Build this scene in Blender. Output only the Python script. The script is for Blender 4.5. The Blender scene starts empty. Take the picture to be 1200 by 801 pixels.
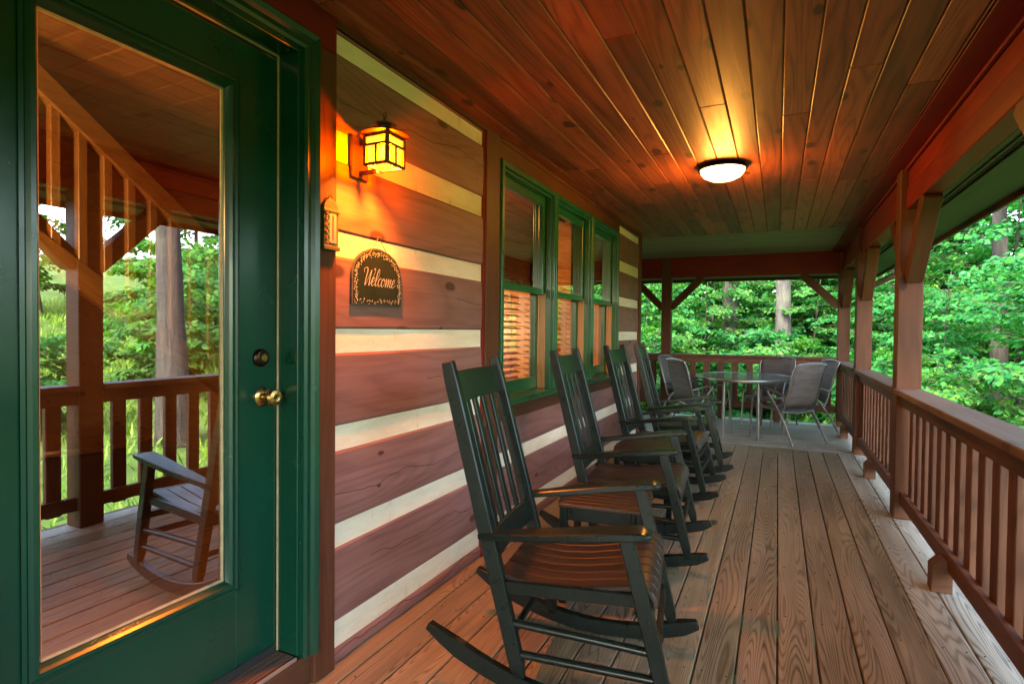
import bpy, bmesh, math, random
import numpy as np
from mathutils import Matrix, Vector
random.seed(7); rng = np.random.default_rng(7)
R = math.radians
scene = bpy.context.scene
COL = scene.collection

# ---------------------------------------------------------------- camera
CAM_H = 1.3
yaw, pitch, roll = R(24.92), R(-1.13), R(0.57)
fw = Vector((-math.sin(yaw)*math.cos(pitch), math.cos(yaw)*math.cos(pitch), math.sin(pitch)))
r0 = Vector((math.cos(yaw), math.sin(yaw), 0)); u0 = r0.cross(fw)
rt = r0*math.cos(roll) + u0*math.sin(roll); up = -r0*math.sin(roll) + u0*math.cos(roll)
cd = bpy.data.cameras.new('camera'); cam = bpy.data.objects.new('camera', cd); COL.objects.link(cam)
cd.sensor_width = 36; cd.lens = 36*670.7/1200; cd.clip_start = 0.02; cd.clip_end = 800
Mc = Matrix((rt, up, -fw)).transposed().to_4x4(); Mc.translation = (0, 0, CAM_H)
cam.matrix_world = Mc
scene.camera = cam

# ---------------------------------------------------------------- sky, sun, exposure
SUN_AZ = Vector((-0.16, -0.99, 0)).normalized(); SUN_EL = R(46)
sun_dir = Vector((SUN_AZ.x*math.cos(SUN_EL), SUN_AZ.y*math.cos(SUN_EL), math.sin(SUN_EL)))
world = bpy.data.worlds.new('World'); scene.world = world; world.use_nodes = True
wt = world.node_tree; wt.nodes.clear()
wo = wt.nodes.new('ShaderNodeOutputWorld'); wb = wt.nodes.new('ShaderNodeBackground'); ws = wt.nodes.new('ShaderNodeTexSky')
ws.sky_type = 'NISHITA'; ws.sun_disc = False; ws.sun_elevation = SUN_EL
ws.sun_rotation = math.atan2(sun_dir.x, sun_dir.y); ws.dust_density = 2.0; ws.air_density = 1.0
wb.inputs['Strength'].default_value = 0.15
wt.links.new(ws.outputs[0], wb.inputs[0]); wt.links.new(wb.outputs[0], wo.inputs[0])
sl = bpy.data.lights.new('sun', 'SUN'); sl.energy = 1.5; sl.angle = R(14); sl.color = (1, 0.95, 0.86)
so = bpy.data.objects.new('sun', sl); COL.objects.link(so)
so.rotation_euler = (-sun_dir).to_track_quat('-Z', 'Y').to_euler(); so.location = (5, -20, 30)
scene.view_settings.view_transform = 'Standard'; scene.view_settings.look = 'None'
scene.view_settings.gamma = 1; scene.view_settings.use_curve_mapping = False
scene.view_settings.exposure = 4.2
scene.view_settings.use_white_balance = True; scene.view_settings.white_balance_temperature = 7300; scene.view_settings.white_balance_tint = 8
cy = scene.cycles
cy.max_bounces = 7; cy.diffuse_bounces = 3; cy.glossy_bounces = 3; cy.transmission_bounces = 6; cy.transparent_max_bounces = 12
cy.sample_clamp_indirect = 6; cy.use_denoising = True; cy.caustics_reflective = False; cy.caustics_refractive = False

# ---------------------------------------------------------------- material helpers
def newmat(name):
    m = bpy.data.materials.new(name); m.use_nodes = True; nt = m.node_tree; nt.nodes.clear()
    out = nt.nodes.new('ShaderNodeOutputMaterial')
    return m, nt, out
class NT:
    def __init__(s, nt): s.nt = nt
    def n(s, t, **kw):
        x = s.nt.nodes.new(t)
        for k, v in kw.items(): setattr(x, k, v)
        return x
    def l(s, a, b): s.nt.links.new(a, b)
    def math(s, op, a, b=None, c=None):
        x = s.n('ShaderNodeMath', operation=op)
        for i, v in enumerate((a, b, c)):
            if v is None: continue
            if isinstance(v, (int, float)): x.inputs[i].default_value = v
            else: s.l(v, x.inputs[i])
        return x.outputs[0]
    def noise(s, vec, scale, detail=3, rough=0.5, dist=0.0):
        x = s.n('ShaderNodeTexNoise'); x.inputs['Scale'].default_value = scale; x.inputs['Detail'].default_value = detail
        x.inputs['Roughness'].default_value = rough; x.inputs['Distortion'].default_value = dist
        s.l(vec, x.inputs['Vector']); return x.outputs[0]
    def ramp(s, fac, stops):
        x = s.n('ShaderNodeValToRGB'); e = x.color_ramp.elements
        while len(e) < len(stops): e.new(0.5)
        for i, (p, c) in enumerate(stops):
            e[i].position = p; e[i].color = (c[0], c[1], c[2], 1) if not isinstance(c, (int, float)) else (c, c, c, 1)
        s.l(fac, x.inputs[0]); return x.outputs[0]
    def mix(s, fac, a, b, mode='MIX'):
        x = s.n('ShaderNodeMix', data_type='RGBA', blend_type=mode)
        for sock, v in ((x.inputs[0], fac), (x.inputs[6], a), (x.inputs[7], b)):
            if isinstance(v, (int, float)): sock.default_value = v
            elif isinstance(v, tuple): sock.default_value = (v[0], v[1], v[2], 1)
            else: s.l(v, sock)
        return x.outputs[2]
    def vmap(s, vec, scale, loc=None):
        x = s.n('ShaderNodeVectorMath', operation='MULTIPLY'); s.l(vec, x.inputs[0]); x.inputs[1].default_value = scale
        return x.outputs[0]
    def vadd(s, a, b):
        x = s.n('ShaderNodeVectorMath', operation='ADD'); s.l(a, x.inputs[0])
        if isinstance(b, tuple): x.inputs[1].default_value = b
        else: s.l(b, x.inputs[1])
        return x.outputs[0]

def wood(name, dark, light, rough=0.5, grain=1.0, rings=0.5, knots=0.0, vary=0.25, coat=0.0, bump=0.15, wear=0.0, ringscale=26, wearcol=(0.3, 0.3, 0.28), spec=0.5, crack=False):
    """grain runs along the piece's local X; every object gets its own offset and tone"""
    m, nt, out = newmat(name); g = NT(nt)
    tc = g.n('ShaderNodeTexCoord'); oi = g.n('ShaderNodeObjectInfo')
    off = g.n('ShaderNodeCombineXYZ'); rr = g.math('MULTIPLY', oi.outputs['Random'], 91.0)
    g.l(rr, off.inputs[0]); g.l(g.math('MULTIPLY', oi.outputs['Random'], 37.0), off.inputs[1]); g.l(rr, off.inputs[2])
    p = g.vadd(tc.outputs['Object'], off.outputs[0])
    # cathedral rings: contours of a slow noise stretched along the piece
    slow = g.noise(g.vmap(p, (0.50, 6.5, 3.0)), 1.0, 1, 0.4, 0.15)
    ring = g.math('SINE', g.math('ADD', g.math('MULTIPLY', slow, g.math('MULTIPLY_ADD', oi.outputs['Random'], ringscale*6.0, ringscale*4.5)), g.math('MULTIPLY', g.noise(g.vmap(p, (5, 60, 40)), 1.0, 2), 2.2)))
    ring = g.math('MULTIPLY_ADD', ring, 0.5, 0.5)
    ring = g.math('SUBTRACT', 1.0, g.math('POWER', ring, 2.6))
    fine = g.noise(g.vmap(p, (3.0, 130.0, 60.0)), 1.0, 3, 0.6)
    med = g.noise(g.vmap(p, (1.2, 22.0, 12.0)), 1.0, 4, 0.6)
    blot = g.noise(g.vmap(p, (1.3, 3.0, 3.0)), 1.0, 3, 0.6)
    v = g.math('ADD', g.math('MULTIPLY', ring, rings*0.5), g.math('MULTIPLY_ADD', fine, 0.55*grain, -0.14*grain))
    v = g.math('ADD', v, g.math('MULTIPLY_ADD', med, 0.75*grain, -0.16*grain))
    v = g.math('ADD', v, g.math('MULTIPLY_ADD', blot, 0.5, -0.25))
    col = g.ramp(v, [(0.12, dark), (0.85, light)])
    hv = g.math('MULTIPLY_ADD', oi.outputs['Random'], vary*2, 1-vary)
    col = g.mix(1.0, col, hv, 'MULTIPLY')
    hgt = v
    if knots > 0:
        vo = g.n('ShaderNodeTexVoronoi'); vo.inputs['Scale'].default_value = 1.0
        kn = g.noise(g.vmap(p, (9, 9, 9)), 1.0, 2)
        vo.voronoi_dimensions = '2D'
        sk = g.n('ShaderNodeSeparateXYZ'); g.l(p, sk.inputs[0]); ck_ = g.n('ShaderNodeCombineXYZ')
        g.l(g.math('MULTIPLY', sk.outputs[0], 2.3), ck_.inputs[0]); g.l(g.math('MULTIPLY', g.math('ADD', sk.outputs[1], sk.outputs[2]), 5.0), ck_.inputs[1]); pk = ck_.outputs[0]
        g.l(pk, vo.inputs['Vector'])
        sel = g.n('ShaderNodeSeparateColor'); g.l(vo.outputs['Color'], sel.inputs[0])
        dd = g.math('ADD', vo.outputs['Distance'], g.math('MULTIPLY_ADD', kn, 0.10, -0.05))
        rad = g.math('MULTIPLY', g.math('MAXIMUM', g.math('SUBTRACT', sel.outputs[0], 1-knots), 0.0), 0.165/knots)
        k = g.math('LESS_THAN', dd, rad)
        soft = g.n('ShaderNodeMapRange'); g.l(dd, soft.inputs[0]); g.l(g.math('MULTIPLY', rad, 1.12), soft.inputs[1]); g.l(g.math('MULTIPLY', rad, 0.72), soft.inputs[2])
        col = g.mix(g.math('MULTIPLY', soft.outputs[0], 0.8), col, tuple(c*0.22 for c in dark))
    if crack:
        sp = g.n('ShaderNodeSeparateXYZ'); g.l(tc.outputs['Object'], sp.inputs[0])
        px_ = g.n('ShaderNodeCombineXYZ'); g.l(sp.outputs[0], px_.inputs[0]); g.l(rr, px_.inputs[1])
        wob = g.noise(px_.outputs[0], 1.1, 4, 0.55); gate = g.noise(px_.outputs[0], 0.55, 1)
        dz = g.math('ABSOLUTE', g.math('SUBTRACT', sp.outputs[2], g.math('MULTIPLY_ADD', wob, 0.30, -0.15)))
        ck = g.math('MULTIPLY', g.math('LESS_THAN', dz, 0.0016), g.math('GREATER_THAN', gate, 0.44))
        col = g.mix(g.math('MULTIPLY', ck, 0.8), col, (0.012, 0.006, 0.004))
        hgt = g.math('SUBTRACT', hgt, ck)
    if wear > 0:
        wn = g.noise(g.vmap(p, (0.9, 4.0, 4.0)), 1.0, 5, 0.65)
        wf = g.ramp(g.math('ADD', wn, g.math('MULTIPLY', ring, 0.12)), [(0.48, 0.0), (0.72, 1.0)])
        col = g.mix(g.math('MULTIPLY', wf, wear), col, wearcol)
    b = g.n('ShaderNodeBsdfPrincipled'); g.l(col, b.inputs['Base Color'])
    g.l(g.math('MULTIPLY_ADD', med, 0.25, rough-0.12), b.inputs['Roughness'])
    b.inputs['Coat Weight'].default_value = coat; b.inputs['Coat Roughness'].default_value = 0.25
    b.inputs['Specular IOR Level'].default_value = spec
    bp = g.n('ShaderNodeBump'); bp.inputs['Strength'].default_value = bump; bp.inputs['Distance'].default_value = 0.004
    g.l(hgt, bp.inputs['Height']); g.l(bp.outputs[0], b.inputs['Normal'])
    g.l(b.outputs[0], out.inputs[0]); return m

def plain(name, col, rough=0.5, metal=0.0, vary=0.12, scale=6.0, bump=0.03, coat=0.0, vobj=0.0, spec=0.5, bscale=None):
    m, nt, out = newmat(name); g = NT(nt)
    tc = g.n('ShaderNodeTexCoord'); oi = g.n('ShaderNodeObjectInfo')
    n1 = g.noise(tc.outputs['Object'], scale, 5, 0.62)
    n2 = g.noise(tc.outputs['Object'], bscale or scale*9, 4, 0.6)
    c = g.ramp(n1, [(0.25, tuple(x*(1-vary) for x in col)), (0.75, tuple(min(1, x*(1+vary)) for x in col))])
    if vobj: c = g.mix(1.0, c, g.math('MULTIPLY_ADD', oi.outputs['Random'], 2*vobj, 1-vobj), 'MULTIPLY')
    b = g.n('ShaderNodeBsdfPrincipled'); g.l(c, b.inputs['Base Color'])
    g.l(g.math('MULTIPLY_ADD', n2, 0.18, max(0.02, rough-0.09)), b.inputs['Roughness'])
    b.inputs['Metallic'].default_value = metal; b.inputs['Coat Weight'].default_value = coat; b.inputs['Coat Roughness'].default_value = 0.1
    b.inputs['Specular IOR Level'].default_value = spec
    bp = g.n('ShaderNodeBump'); bp.inputs['Strength'].default_value = bump*4; bp.inputs['Distance'].default_value = 0.002
    g.l(n2, bp.inputs['Height']); g.l(bp.outputs[0], b.inputs['Normal'])
    g.l(b.outputs[0], out.inputs[0]); return m

def glass(name, refl=0.3, tint=(0.9, 0.95, 0.92), wav=0.0):
    m, nt, out = newmat(name); g = NT(nt)
    tr = g.n('ShaderNodeBsdfTransparent'); tr.inputs[0].default_value = (*tint, 1)
    gl = g.n('ShaderNodeBsdfGlossy'); gl.inputs['Roughness'].default_value = 0.0; gl.inputs[0].default_value = (1, 1, 1, 1)
    fr = g.n('ShaderNodeLayerWeight'); fr.inputs[0].default_value = 0.25
    f = g.math('MAXIMUM', g.math('MULTIPLY_ADD', fr.outputs['Fresnel'], 0.8, refl), 0.0); f = g.math('MINIMUM', f, 0.95)
    if wav:
        tc = g.n('ShaderNodeTexCoord'); nz = g.noise(tc.outputs['Object'], 2.5, 1)
        bp = g.n('ShaderNodeBump'); bp.inputs['Strength'].default_value = wav; bp.inputs['Distance'].default_value = 0.01
        g.l(nz, bp.inputs['Height']); g.l(bp.outputs[0], gl.inputs['Normal'])
    mx = g.n('ShaderNodeMixShader'); g.l(f, mx.inputs[0]); g.l(tr.outputs[0], mx.inputs[1]); g.l(gl.outputs[0], mx.inputs[2])
    g.l(mx.outputs[0], out.inputs[0]); return m

def emis(name, col, strength, transp=0.0, tint=(1, 0.6, 0.2), blot=0.0):
    m, nt, out = newmat(name); g = NT(nt)
    e = g.n('ShaderNodeEmission'); e.inputs[1].default_value = strength; e.inputs[0].default_value = (*col, 1)
    if blot:
        tc = g.n('ShaderNodeTexCoord'); nz = g.noise(tc.outputs['Object'], 22, 3, 0.6)
        c = g.ramp(nz, [(0.3, tuple(x*(1-blot) for x in col)), (0.7, col)]); g.l(c, e.inputs[0])
    if transp:
        t = g.n('ShaderNodeBsdfTransparent'); t.inputs[0].default_value = (*tint, 1)
        mx = g.n('ShaderNodeMixShader'); mx.inputs[0].default_value = transp
        g.l(e.outputs[0], mx.inputs[1]); g.l(t.outputs[0], mx.inputs[2]); g.l(mx.outputs[0], out.inputs[0])
    else: g.l(e.outputs[0], out.inputs[0])
    return m

def pale_sheen_glass(name, col):
    m, nt, out = newmat(name); g = NT(nt); tc = g.n('ShaderNodeTexCoord')
    b = g.n('ShaderNodeBsdfPrincipled'); g.l(g.ramp(g.noise(tc.outputs['Object'], 9, 4), [(0.3, tuple(x*0.8 for x in col)), (0.7, col)]), b.inputs['Base Color']); b.inputs['Roughness'].default_value = 0.12
    t = g.n('ShaderNodeBsdfTransparent'); t.inputs[0].default_value = (0.7, 0.8, 0.75, 1)
    mx = g.n('ShaderNodeMixShader'); mx.inputs[0].default_value = 0.7
    g.l(t.outputs[0], mx.inputs[1]); g.l(b.outputs[0], mx.inputs[2]); g.l(mx.outputs[0], out.inputs[0]); return m
def leafmat(name, cols, trans=0.5, rough=0.45):
    m, nt, out = newmat(name); g = NT(nt)
    ge = g.n('ShaderNodeNewGeometry'); oi = g.n('ShaderNodeObjectInfo')
    rnd = g.math('FRACT', g.math('ADD', ge.outputs['Random Per Island'], g.math('MULTIPLY', oi.outputs['Random'], 7.31)))
    c = g.ramp(rnd, [(i/(len(cols)-1), k) for i, k in enumerate(cols)])
    c = g.mix(1.0, c, g.math('MULTIPLY_ADD', oi.outputs['Random'], 0.55, 0.7), 'MULTIPLY')
    b = g.n('ShaderNodeBsdfPrincipled'); g.l(c, b.inputs['Base Color']); b.inputs['Roughness'].default_value = rough
    b.inputs['Specular IOR Level'].default_value = 0.14
    t = g.n('ShaderNodeBsdfTranslucent'); g.l(g.mix(1.0, c, (1.2, 1.6, 0.55), 'MULTIPLY'), t.inputs[0])
    mx = g.n('ShaderNodeMixShader'); mx.inputs[0].default_value = trans
    g.l(b.outputs[0], mx.inputs[1]); g.l(t.outputs[0], mx.inputs[2]); g.l(mx.outputs[0], out.inputs[0]); return m

def barkmat(name, a, b_):
    m, nt, out = newmat(name); g = NT(nt)
    tc = g.n('ShaderNodeTexCoord'); p = tc.outputs['Object']
    n1 = g.noise(g.vmap(p, (14, 14, 2.2)), 1.0, 6, 0.7, 0.4); n2 = g.noise(p, 1.1, 4, 0.6)
    c = g.ramp(n1, [(0.35, a), (0.68, b_)])
    c = g.mix(g.ramp(n2, [(0.55, 0.0), (0.75, 0.6)]), c, (0.10, 0.13, 0.07))
    b = g.n('ShaderNodeBsdfPrincipled'); g.l(c, b.inputs['Base Color']); b.inputs['Roughness'].default_value = 0.9
    bp = g.n('ShaderNodeBump'); bp.inputs['Strength'].default_value = 0.9; bp.inputs['Distance'].default_value = 0.04
    g.l(n1, bp.inputs['Height']); g.l(bp.outputs[0], b.inputs['Normal']); g.l(b.outputs[0], out.inputs[0]); return m

def chinkmat():
    m, nt, out = newmat('cream_chinking'); g = NT(nt)
    tc = g.n('ShaderNodeTexCoord'); oi = g.n('ShaderNodeObjectInfo'); of = g.n('ShaderNodeCombineXYZ'); g.l(g.math('MULTIPLY', oi.outputs['Random'], 40.0), of.inputs[0])
    p = g.vadd(tc.outputs['Object'], of.outputs[0])
    c = g.ramp(g.noise(g.vmap(p, (2, 9, 9)), 1.0, 5, 0.65), [(0.3, (0.50, 0.43, 0.30)), (0.7, (0.68, 0.62, 0.47))])
    sm_ = g.noise(g.vmap(p, (14, 5, 5)), 1.0, 4, 0.7)                       # vertical smears of stain and dirt
    c = g.mix(g.ramp(sm_, [(0.60, 0.0), (0.78, 0.7)]), c, (0.26, 0.19, 0.12))
    sp = g.noise(p, 55, 3, 0.7); c = g.mix(g.ramp(sp, [(0.68, 0.0), (0.76, 0.6)]), c, (0.12, 0.09, 0.06))
    b = g.n('ShaderNodeBsdfPrincipled'); g.l(c, b.inputs['Base Color']); b.inputs['Roughness'].default_value = 0.85; b.inputs['Specular IOR Level'].default_value = 0.15
    bp = g.n('ShaderNodeBump'); bp.inputs['Strength'].default_value = 0.5; bp.inputs['Distance'].default_value = 0.004
    g.l(g.noise(p, 24, 5, 0.7), bp.inputs['Height']); g.l(bp.outputs[0], b.inputs['Normal']); g.l(b.outputs[0], out.inputs[0]); return m
def slingmat():
    m, nt, out = newmat('patio_sling_fabric'); g = NT(nt)
    tc = g.n('ShaderNodeTexCoord'); oi = g.n('ShaderNodeObjectInfo'); sx = g.n('ShaderNodeSeparateXYZ'); g.l(tc.outputs['Object'], sx.inputs[0])
    w = g.math('SINE', g.math('MULTIPLY', g.math('SUBTRACT', sx.outputs[2], sx.outputs[0]), 210.0))
    w2 = g.math('SINE', g.math('MULTIPLY', sx.outputs[1], 1400.0))
    nz = g.noise(g.vmap(tc.outputs['Object'], (18, 4, 18)), 1.0, 4, 0.6)
    v = g.math('ADD', g.math('ADD', g.math('MULTIPLY', w, 0.14), g.math('MULTIPLY', w2, 0.05)), nz)
    c = g.ramp(v, [(0.25, (0.075, 0.060, 0.055)), (0.8, (0.17, 0.14, 0.13))]); c = g.mix(1.0, c, g.math('MULTIPLY_ADD', oi.outputs['Random'], 0.4, 0.8), 'MULTIPLY')
    b = g.n('ShaderNodeBsdfPrincipled'); g.l(c, b.inputs['Base Color']); b.inputs['Roughness'].default_value = 0.6; b.inputs['Specular IOR Level'].default_value = 0.25
    t = g.n('ShaderNodeBsdfTranslucent'); g.l(c, t.inputs[0]); mx = g.n('ShaderNodeMixShader'); mx.inputs[0].default_value = 0.25
    g.l(b.outputs[0], mx.inputs[1]); g.l(t.outputs[0], mx.inputs[2]); g.l(mx.outputs[0], out.inputs[0]); return m
M = {}
M['deck'] = wood('deck_wood', (0.036, 0.026, 0.013), (0.255, 0.190, 0.102), 0.5, 1.0, 0.62, 0.05, 0.24, 0.0, 0.35, 0.4, 50, (0.25, 0.195, 0.135), spec=0.3)
M['deck_pale'] = wood('daylit_weathered_deck_wood', (0.055, 0.046, 0.034), (0.37, 0.335, 0.26), 0.55, 0.75, 0.62, 0.03, 0.16, 0.0, 0.35, 0.4, 46, (0.26, 0.25, 0.205), spec=0.35)  # paler copy of the deck wood; cool daylight put into the colour
M['ceil'] = wood('stained_ceiling_pine', (0.065, 0.013, 0.009), (0.27, 0.070, 0.036), 0.5, 1.15, 0.55, 0.6, 0.40, 0.0, 0.12, 0.0, 10, spec=0.25)
M['ceil_far'] = wood('pale_ceiling_pine', (0.085, 0.05, 0.035), (0.25, 0.16, 0.115), 0.5, 1.0, 0.4, 0.3, 0.2, 0.0, 0.1, 0.0, 10, spec=0.3)  # paler, less saturated boards over the far section
M['log'] = wood('stained_log_wood', (0.125, 0.058, 0.049), (0.25, 0.125, 0.105), 0.55, 1.0, 0.3, 0.34, 0.10, 0.0, 0.2, 0.0, 14, crack=True, spec=0.15)
M['trim'] = wood('stained_trim_wood', (0.048, 0.018, 0.009), (0.125, 0.047, 0.024), 0.5, 0.8, 0.2, 0.12, 0.10, 0.0, 0.15, 0.0, 12, spec=0.12)
M['beam'] = wood('red_beam_wood', (0.085, 0.008, 0.006), (0.20, 0.021, 0.013), 0.5, 0.8, 0.2, 0.10, 0.10, 0.0, 0.15, 0.0, 12, spec=0.12)
M['rail'] = wood('railing_wood', (0.040, 0.016, 0.009), (0.130, 0.053, 0.030), 0.52, 1.0, 0.4, 0.16, 0.24, 0.0, 0.18, 0.0, 14, spec=0.15)
M['cap'] = wood('weathered_rail_cap_wood', (0.055, 0.028, 0.019), (0.145, 0.082, 0.056), 0.55, 0.9, 0.3, 0.06, 0.1, 0.0, 0.2, 0.3, 14, (0.17, 0.115, 0.085), spec=0.2)
M['soffit'] = wood('soffit_wood', (0.03, 0.022, 0.016), (0.085, 0.062, 0.045), 0.5, 0.8, 0.2, 0.08, 0.1, 0.0, 0.1, spec=0.1)
M['pine'] = wood('varnished_pine', (0.30, 0.12, 0.035), (0.58, 0.27, 0.085), 0.35, 0.8, 0.4, 0.14, 0.15, 0.3, 0.08)
M['pinefloor'] = wood('varnished_floor_pine', (0.24, 0.085, 0.03), (0.46, 0.19, 0.07), 0.3, 0.8, 0.4, 0.10, 0.15, 0.4, 0.05)
M['blind'] = wood('blind_slat_wood', (0.33, 0.15, 0.05), (0.50, 0.26, 0.10), 0.4, 0.6, 0.2, 0.0, 0.08, 0.2, 0.05)
M['chink'] = chinkmat()
M['chair'] = plain('black_green_chair_paint', (0.0045, 0.0085, 0.0068), 0.30, 0, 0.30, 5, 0.003, 0.0, 0.15, 0.3)
M['seat'] = wood('warm_tinted_seat_wood', (0.009, 0.006, 0.0045), (0.045, 0.024, 0.015), 0.36, 0.9, 0.2, 0.0, 0.15, 0.2, 0.1, spec=0.35)  # warm light reflected on the black seats, put into the colour as brown
M['door'] = plain('green_door_paint', (0.001, 0.034, 0.018), 0.24, 0, 0.10, 1.2, 0.0005, 0.0, 0, 0.5, 7)
M['win'] = plain('green_window_paint', (0.003, 0.070, 0.022), 0.30, 0, 0.2, 5, 0.02, 0.25)
M['brass'] = plain('aged_brass', (0.52, 0.30, 0.10), 0.25, 1.0, 0.2, 12, 0.02)
M['bronze'] = plain('dark_bronze', (0.05, 0.028, 0.018), 0.35, 1.0, 0.3, 12, 0.03)
M['iron'] = plain('lantern_iron', (0.045, 0.018, 0.013), 0.5, 0.3, 0.2, 14, 0.05)
M['alu'] = plain('threshold_aluminium', (0.55, 0.56, 0.56), 0.35, 0.9, 0.15, 10, 0.03)
M['strip'] = plain('cream_weatherstrip', (0.30, 0.22, 0.12), 0.6, 0, 0.25, 30, 0.05)
M['slate'] = plain('sign_slate', (0.014, 0.022, 0.013), 0.75, 0, 0.3, 9, 0.2, spec=0.08)
M['slate_edge'] = plain('chipped_slate_edge', (0.05, 0.06, 0.05), 0.6, 0, 0.7, 60, 0.6)
M['white'] = plain('sign_white_paint', (0.33, 0.33, 0.26), 0.6, 0, 0.1, 20, 0.02)
M['string'] = plain('hanging_wire', (0.16, 0.08, 0.03), 0.6, 0.4)
M['gold'] = plain('plaque_gilt', (0.075, 0.07, 0.03), 0.45, 0.4, 0.3, 30, 0.1)
M['plaque_white'] = plain('plaque_scale_white', (0.2, 0.19, 0.13), 0.5)
M['plaque_green'] = plain('plaque_leaf_green', (0.06, 0.13, 0.03), 0.5)
M['plaque_red'] = plain('plaque_flower_red', (0.45, 0.05, 0.03), 0.5)
M['steel'] = plain('patio_frame_metal', (0.16, 0.15, 0.14), 0.35, 0.7, 0.15, 20, 0.03)
M['sling'] = slingmat()
M['gutter'] = plain('gutter_brown_metal', (0.10, 0.06, 0.045), 0.4, 0.2)
M['vent'] = plain('soffit_vent_black', (0.02, 0.018, 0.016), 0.6, 0.2)
M['dark'] = plain('wall_backing', (0.05, 0.03, 0.02), 0.9)
M['roof'] = plain('roof_shingle', (0.07, 0.065, 0.06), 0.9, 0, 0.3, 9, 0.4)
M['nail'] = plain('nail_steel', (0.10, 0.09, 0.08), 0.5, 0.8)
M['glassd'] = glass('door_glass', 0.42, (0.80, 0.80, 0.76), 0.012)
M['glassw'] = glass('window_glass', 0.32, (0.80, 0.80, 0.76), 0.012)
M['glasst'] = pale_sheen_glass('table_glass', (0.20, 0.27, 0.23))  # pale green reflection on the table top put into the base colour
M['amber'] = emis('amber_art_glass', (1.0, 0.60, 0.05), 0.21, 0.28, (1.0, 0.50, 0.08), 0.4)
M['bulb'] = emis('warm_bulb', (1.0, 0.72, 0.32), 2.5, 0.7, (1, 0.95, 0.9))
M['dome'] = emis('lit_frosted_dome', (1.0, 0.58, 0.16), 1.5)
M['lampshade'] = emis('lit_lamp_shade', (1.0, 0.55, 0.2), 1.2)
M['leafA'] = leafmat('maple_leaves', [(0.008, 0.095, 0.026), (0.014, 0.135, 0.036), (0.036, 0.17, 0.026), (0.016, 0.15, 0.052)])
M['leafB'] = leafmat('bright_leaves', [(0.014, 0.115, 0.026), (0.030, 0.16, 0.032), (0.085, 0.20, 0.03), (0.018, 0.14, 0.042)])
M['leafC'] = leafmat('deep_green_leaves', [(0.012, 0.075, 0.022), (0.02, 0.11, 0.03), (0.028, 0.125, 0.026)])
M['grass'] = leafmat('bank_grass_blades', [(0.06, 0.14, 0.02), (0.12, 0.22, 0.03), (0.18, 0.26, 0.05)], 0.35, 0.5)
M['bark1'] = barkmat('grey_brown_bark', (0.010, 0.008, 0.0065), (0.042, 0.035, 0.028))
M['bark2'] = barkmat('pale_bark', (0.014, 0.013, 0.011), (0.048, 0.045, 0.039))
M['ground'] = plain('forest_ground', (0.055, 0.10, 0.025), 0.95, 0, 0.5, 0.8, 0.5, 0, 0, 0.1, 14)

# ---------------------------------------------------------------- object helpers
I4 = Matrix.Identity(4)
def world(o):
    m = o.matrix_basis.copy(); p = o.parent
    while p: m = p.matrix_basis @ m; p = p.parent
    return m
def put(o, Mw, parent):
    if parent: o.parent = parent; o.matrix_basis = world(parent).inverted() @ Mw
    else: o.matrix_basis = Mw
    return o
def tag(o, label, cat, group=None):
    o['label'] = label; o['category'] = cat
    if group: o['group'] = group
    return o
def thing(name, label, cat, loc=(0, 0, 0), rz=0.0, group=None):
    o = bpy.data.objects.new(name, None); COL.objects.link(o); o.empty_display_size = 0.1
    o.location = loc; o.rotation_euler = (0, 0, rz); return tag(o, label, cat, group)
def structure(name, loc=(0, 0, 0)):
    o = bpy.data.objects.new(name, None); COL.objects.link(o); o.location = loc; o['kind'] = 'structure'; return o
def link(name, me, mat, parent=None, Mw=I4):
    if mat is not None and not me.materials: me.materials.append(mat)
    o = bpy.data.objects.new(name, me); COL.objects.link(o)
    if mat is not None and me.materials[0] != mat:
        o.material_slots[0].link = 'OBJECT'; o.material_slots[0].material = mat
    return put(o, Mw, parent)
def smooth(me, ang=40):
    for p in me.polygons: p.use_smooth = True
    try: me.set_sharp_from_angle(angle=R(ang))
    except Exception: pass
    return me
BOX = {}
def boxmesh(L, w, t, bev):
    key = (round(L, 4), round(w, 4), round(t, 4), round(bev, 4))
    if key in BOX: return BOX[key]
    bm = bmesh.new(); bmesh.ops.create_cube(bm, size=1.0, matrix=Matrix.Diagonal((L, w, t, 1)))
    if bev > 0: bmesh.ops.bevel(bm, geom=bm.edges[:], offset=bev, segments=1, affect='EDGES', clamp_overlap=True)
    me = bpy.data.meshes.new('board'); bm.to_mesh(me); bm.free(); BOX[key] = me; return me
MATBOX = {}
def board(name, parent, p0, p1, w, t, mat, upv=(0, 0, 1), bev=0.003):
    """long piece from p0 to p1 (local X along it); w across, t along upv"""
    p0 = Vector(p0); p1 = Vector(p1); d = p1-p0; L = d.length; x = d/L
    z = Vector(upv); z = (z - x*z.dot(x)).normalized(); y = z.cross(x)
    Mw = Matrix((x, y, z)).transposed().to_4x4(); Mw.translation = (p0+p1)/2
    base = boxmesh(L, w, t, bev); key = (base.name, mat.name)
    if key not in MATBOX:
        me = base if not base.materials else base.copy()
        if me is not base: me.materials.clear()
        me.materials.append(mat); MATBOX[key] = me
    o = bpy.data.objects.new(name, MATBOX[key]); COL.objects.link(o); return put(o, Mw, parent)
def abox(name, parent, lo, hi, mat, bev=0.003, axis=None):
    """axis-aligned board by its corners; grain along the longest side"""
    lo = Vector(lo); hi = Vector(hi); c = (lo+hi)/2; s = hi-lo
    a = axis if axis is not None else max(range(3), key=lambda i: s[i])
    e = [Vector((1, 0, 0)), Vector((0, 1, 0)), Vector((0, 0, 1))]
    upa = {0: 2, 1: 2, 2: 0}[a]; wa = 3-a-upa
    return board(name, parent, c-e[a]*s[a]/2, c+e[a]*s[a]/2, s[wa], s[upa], mat, e[upa], bev)
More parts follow.
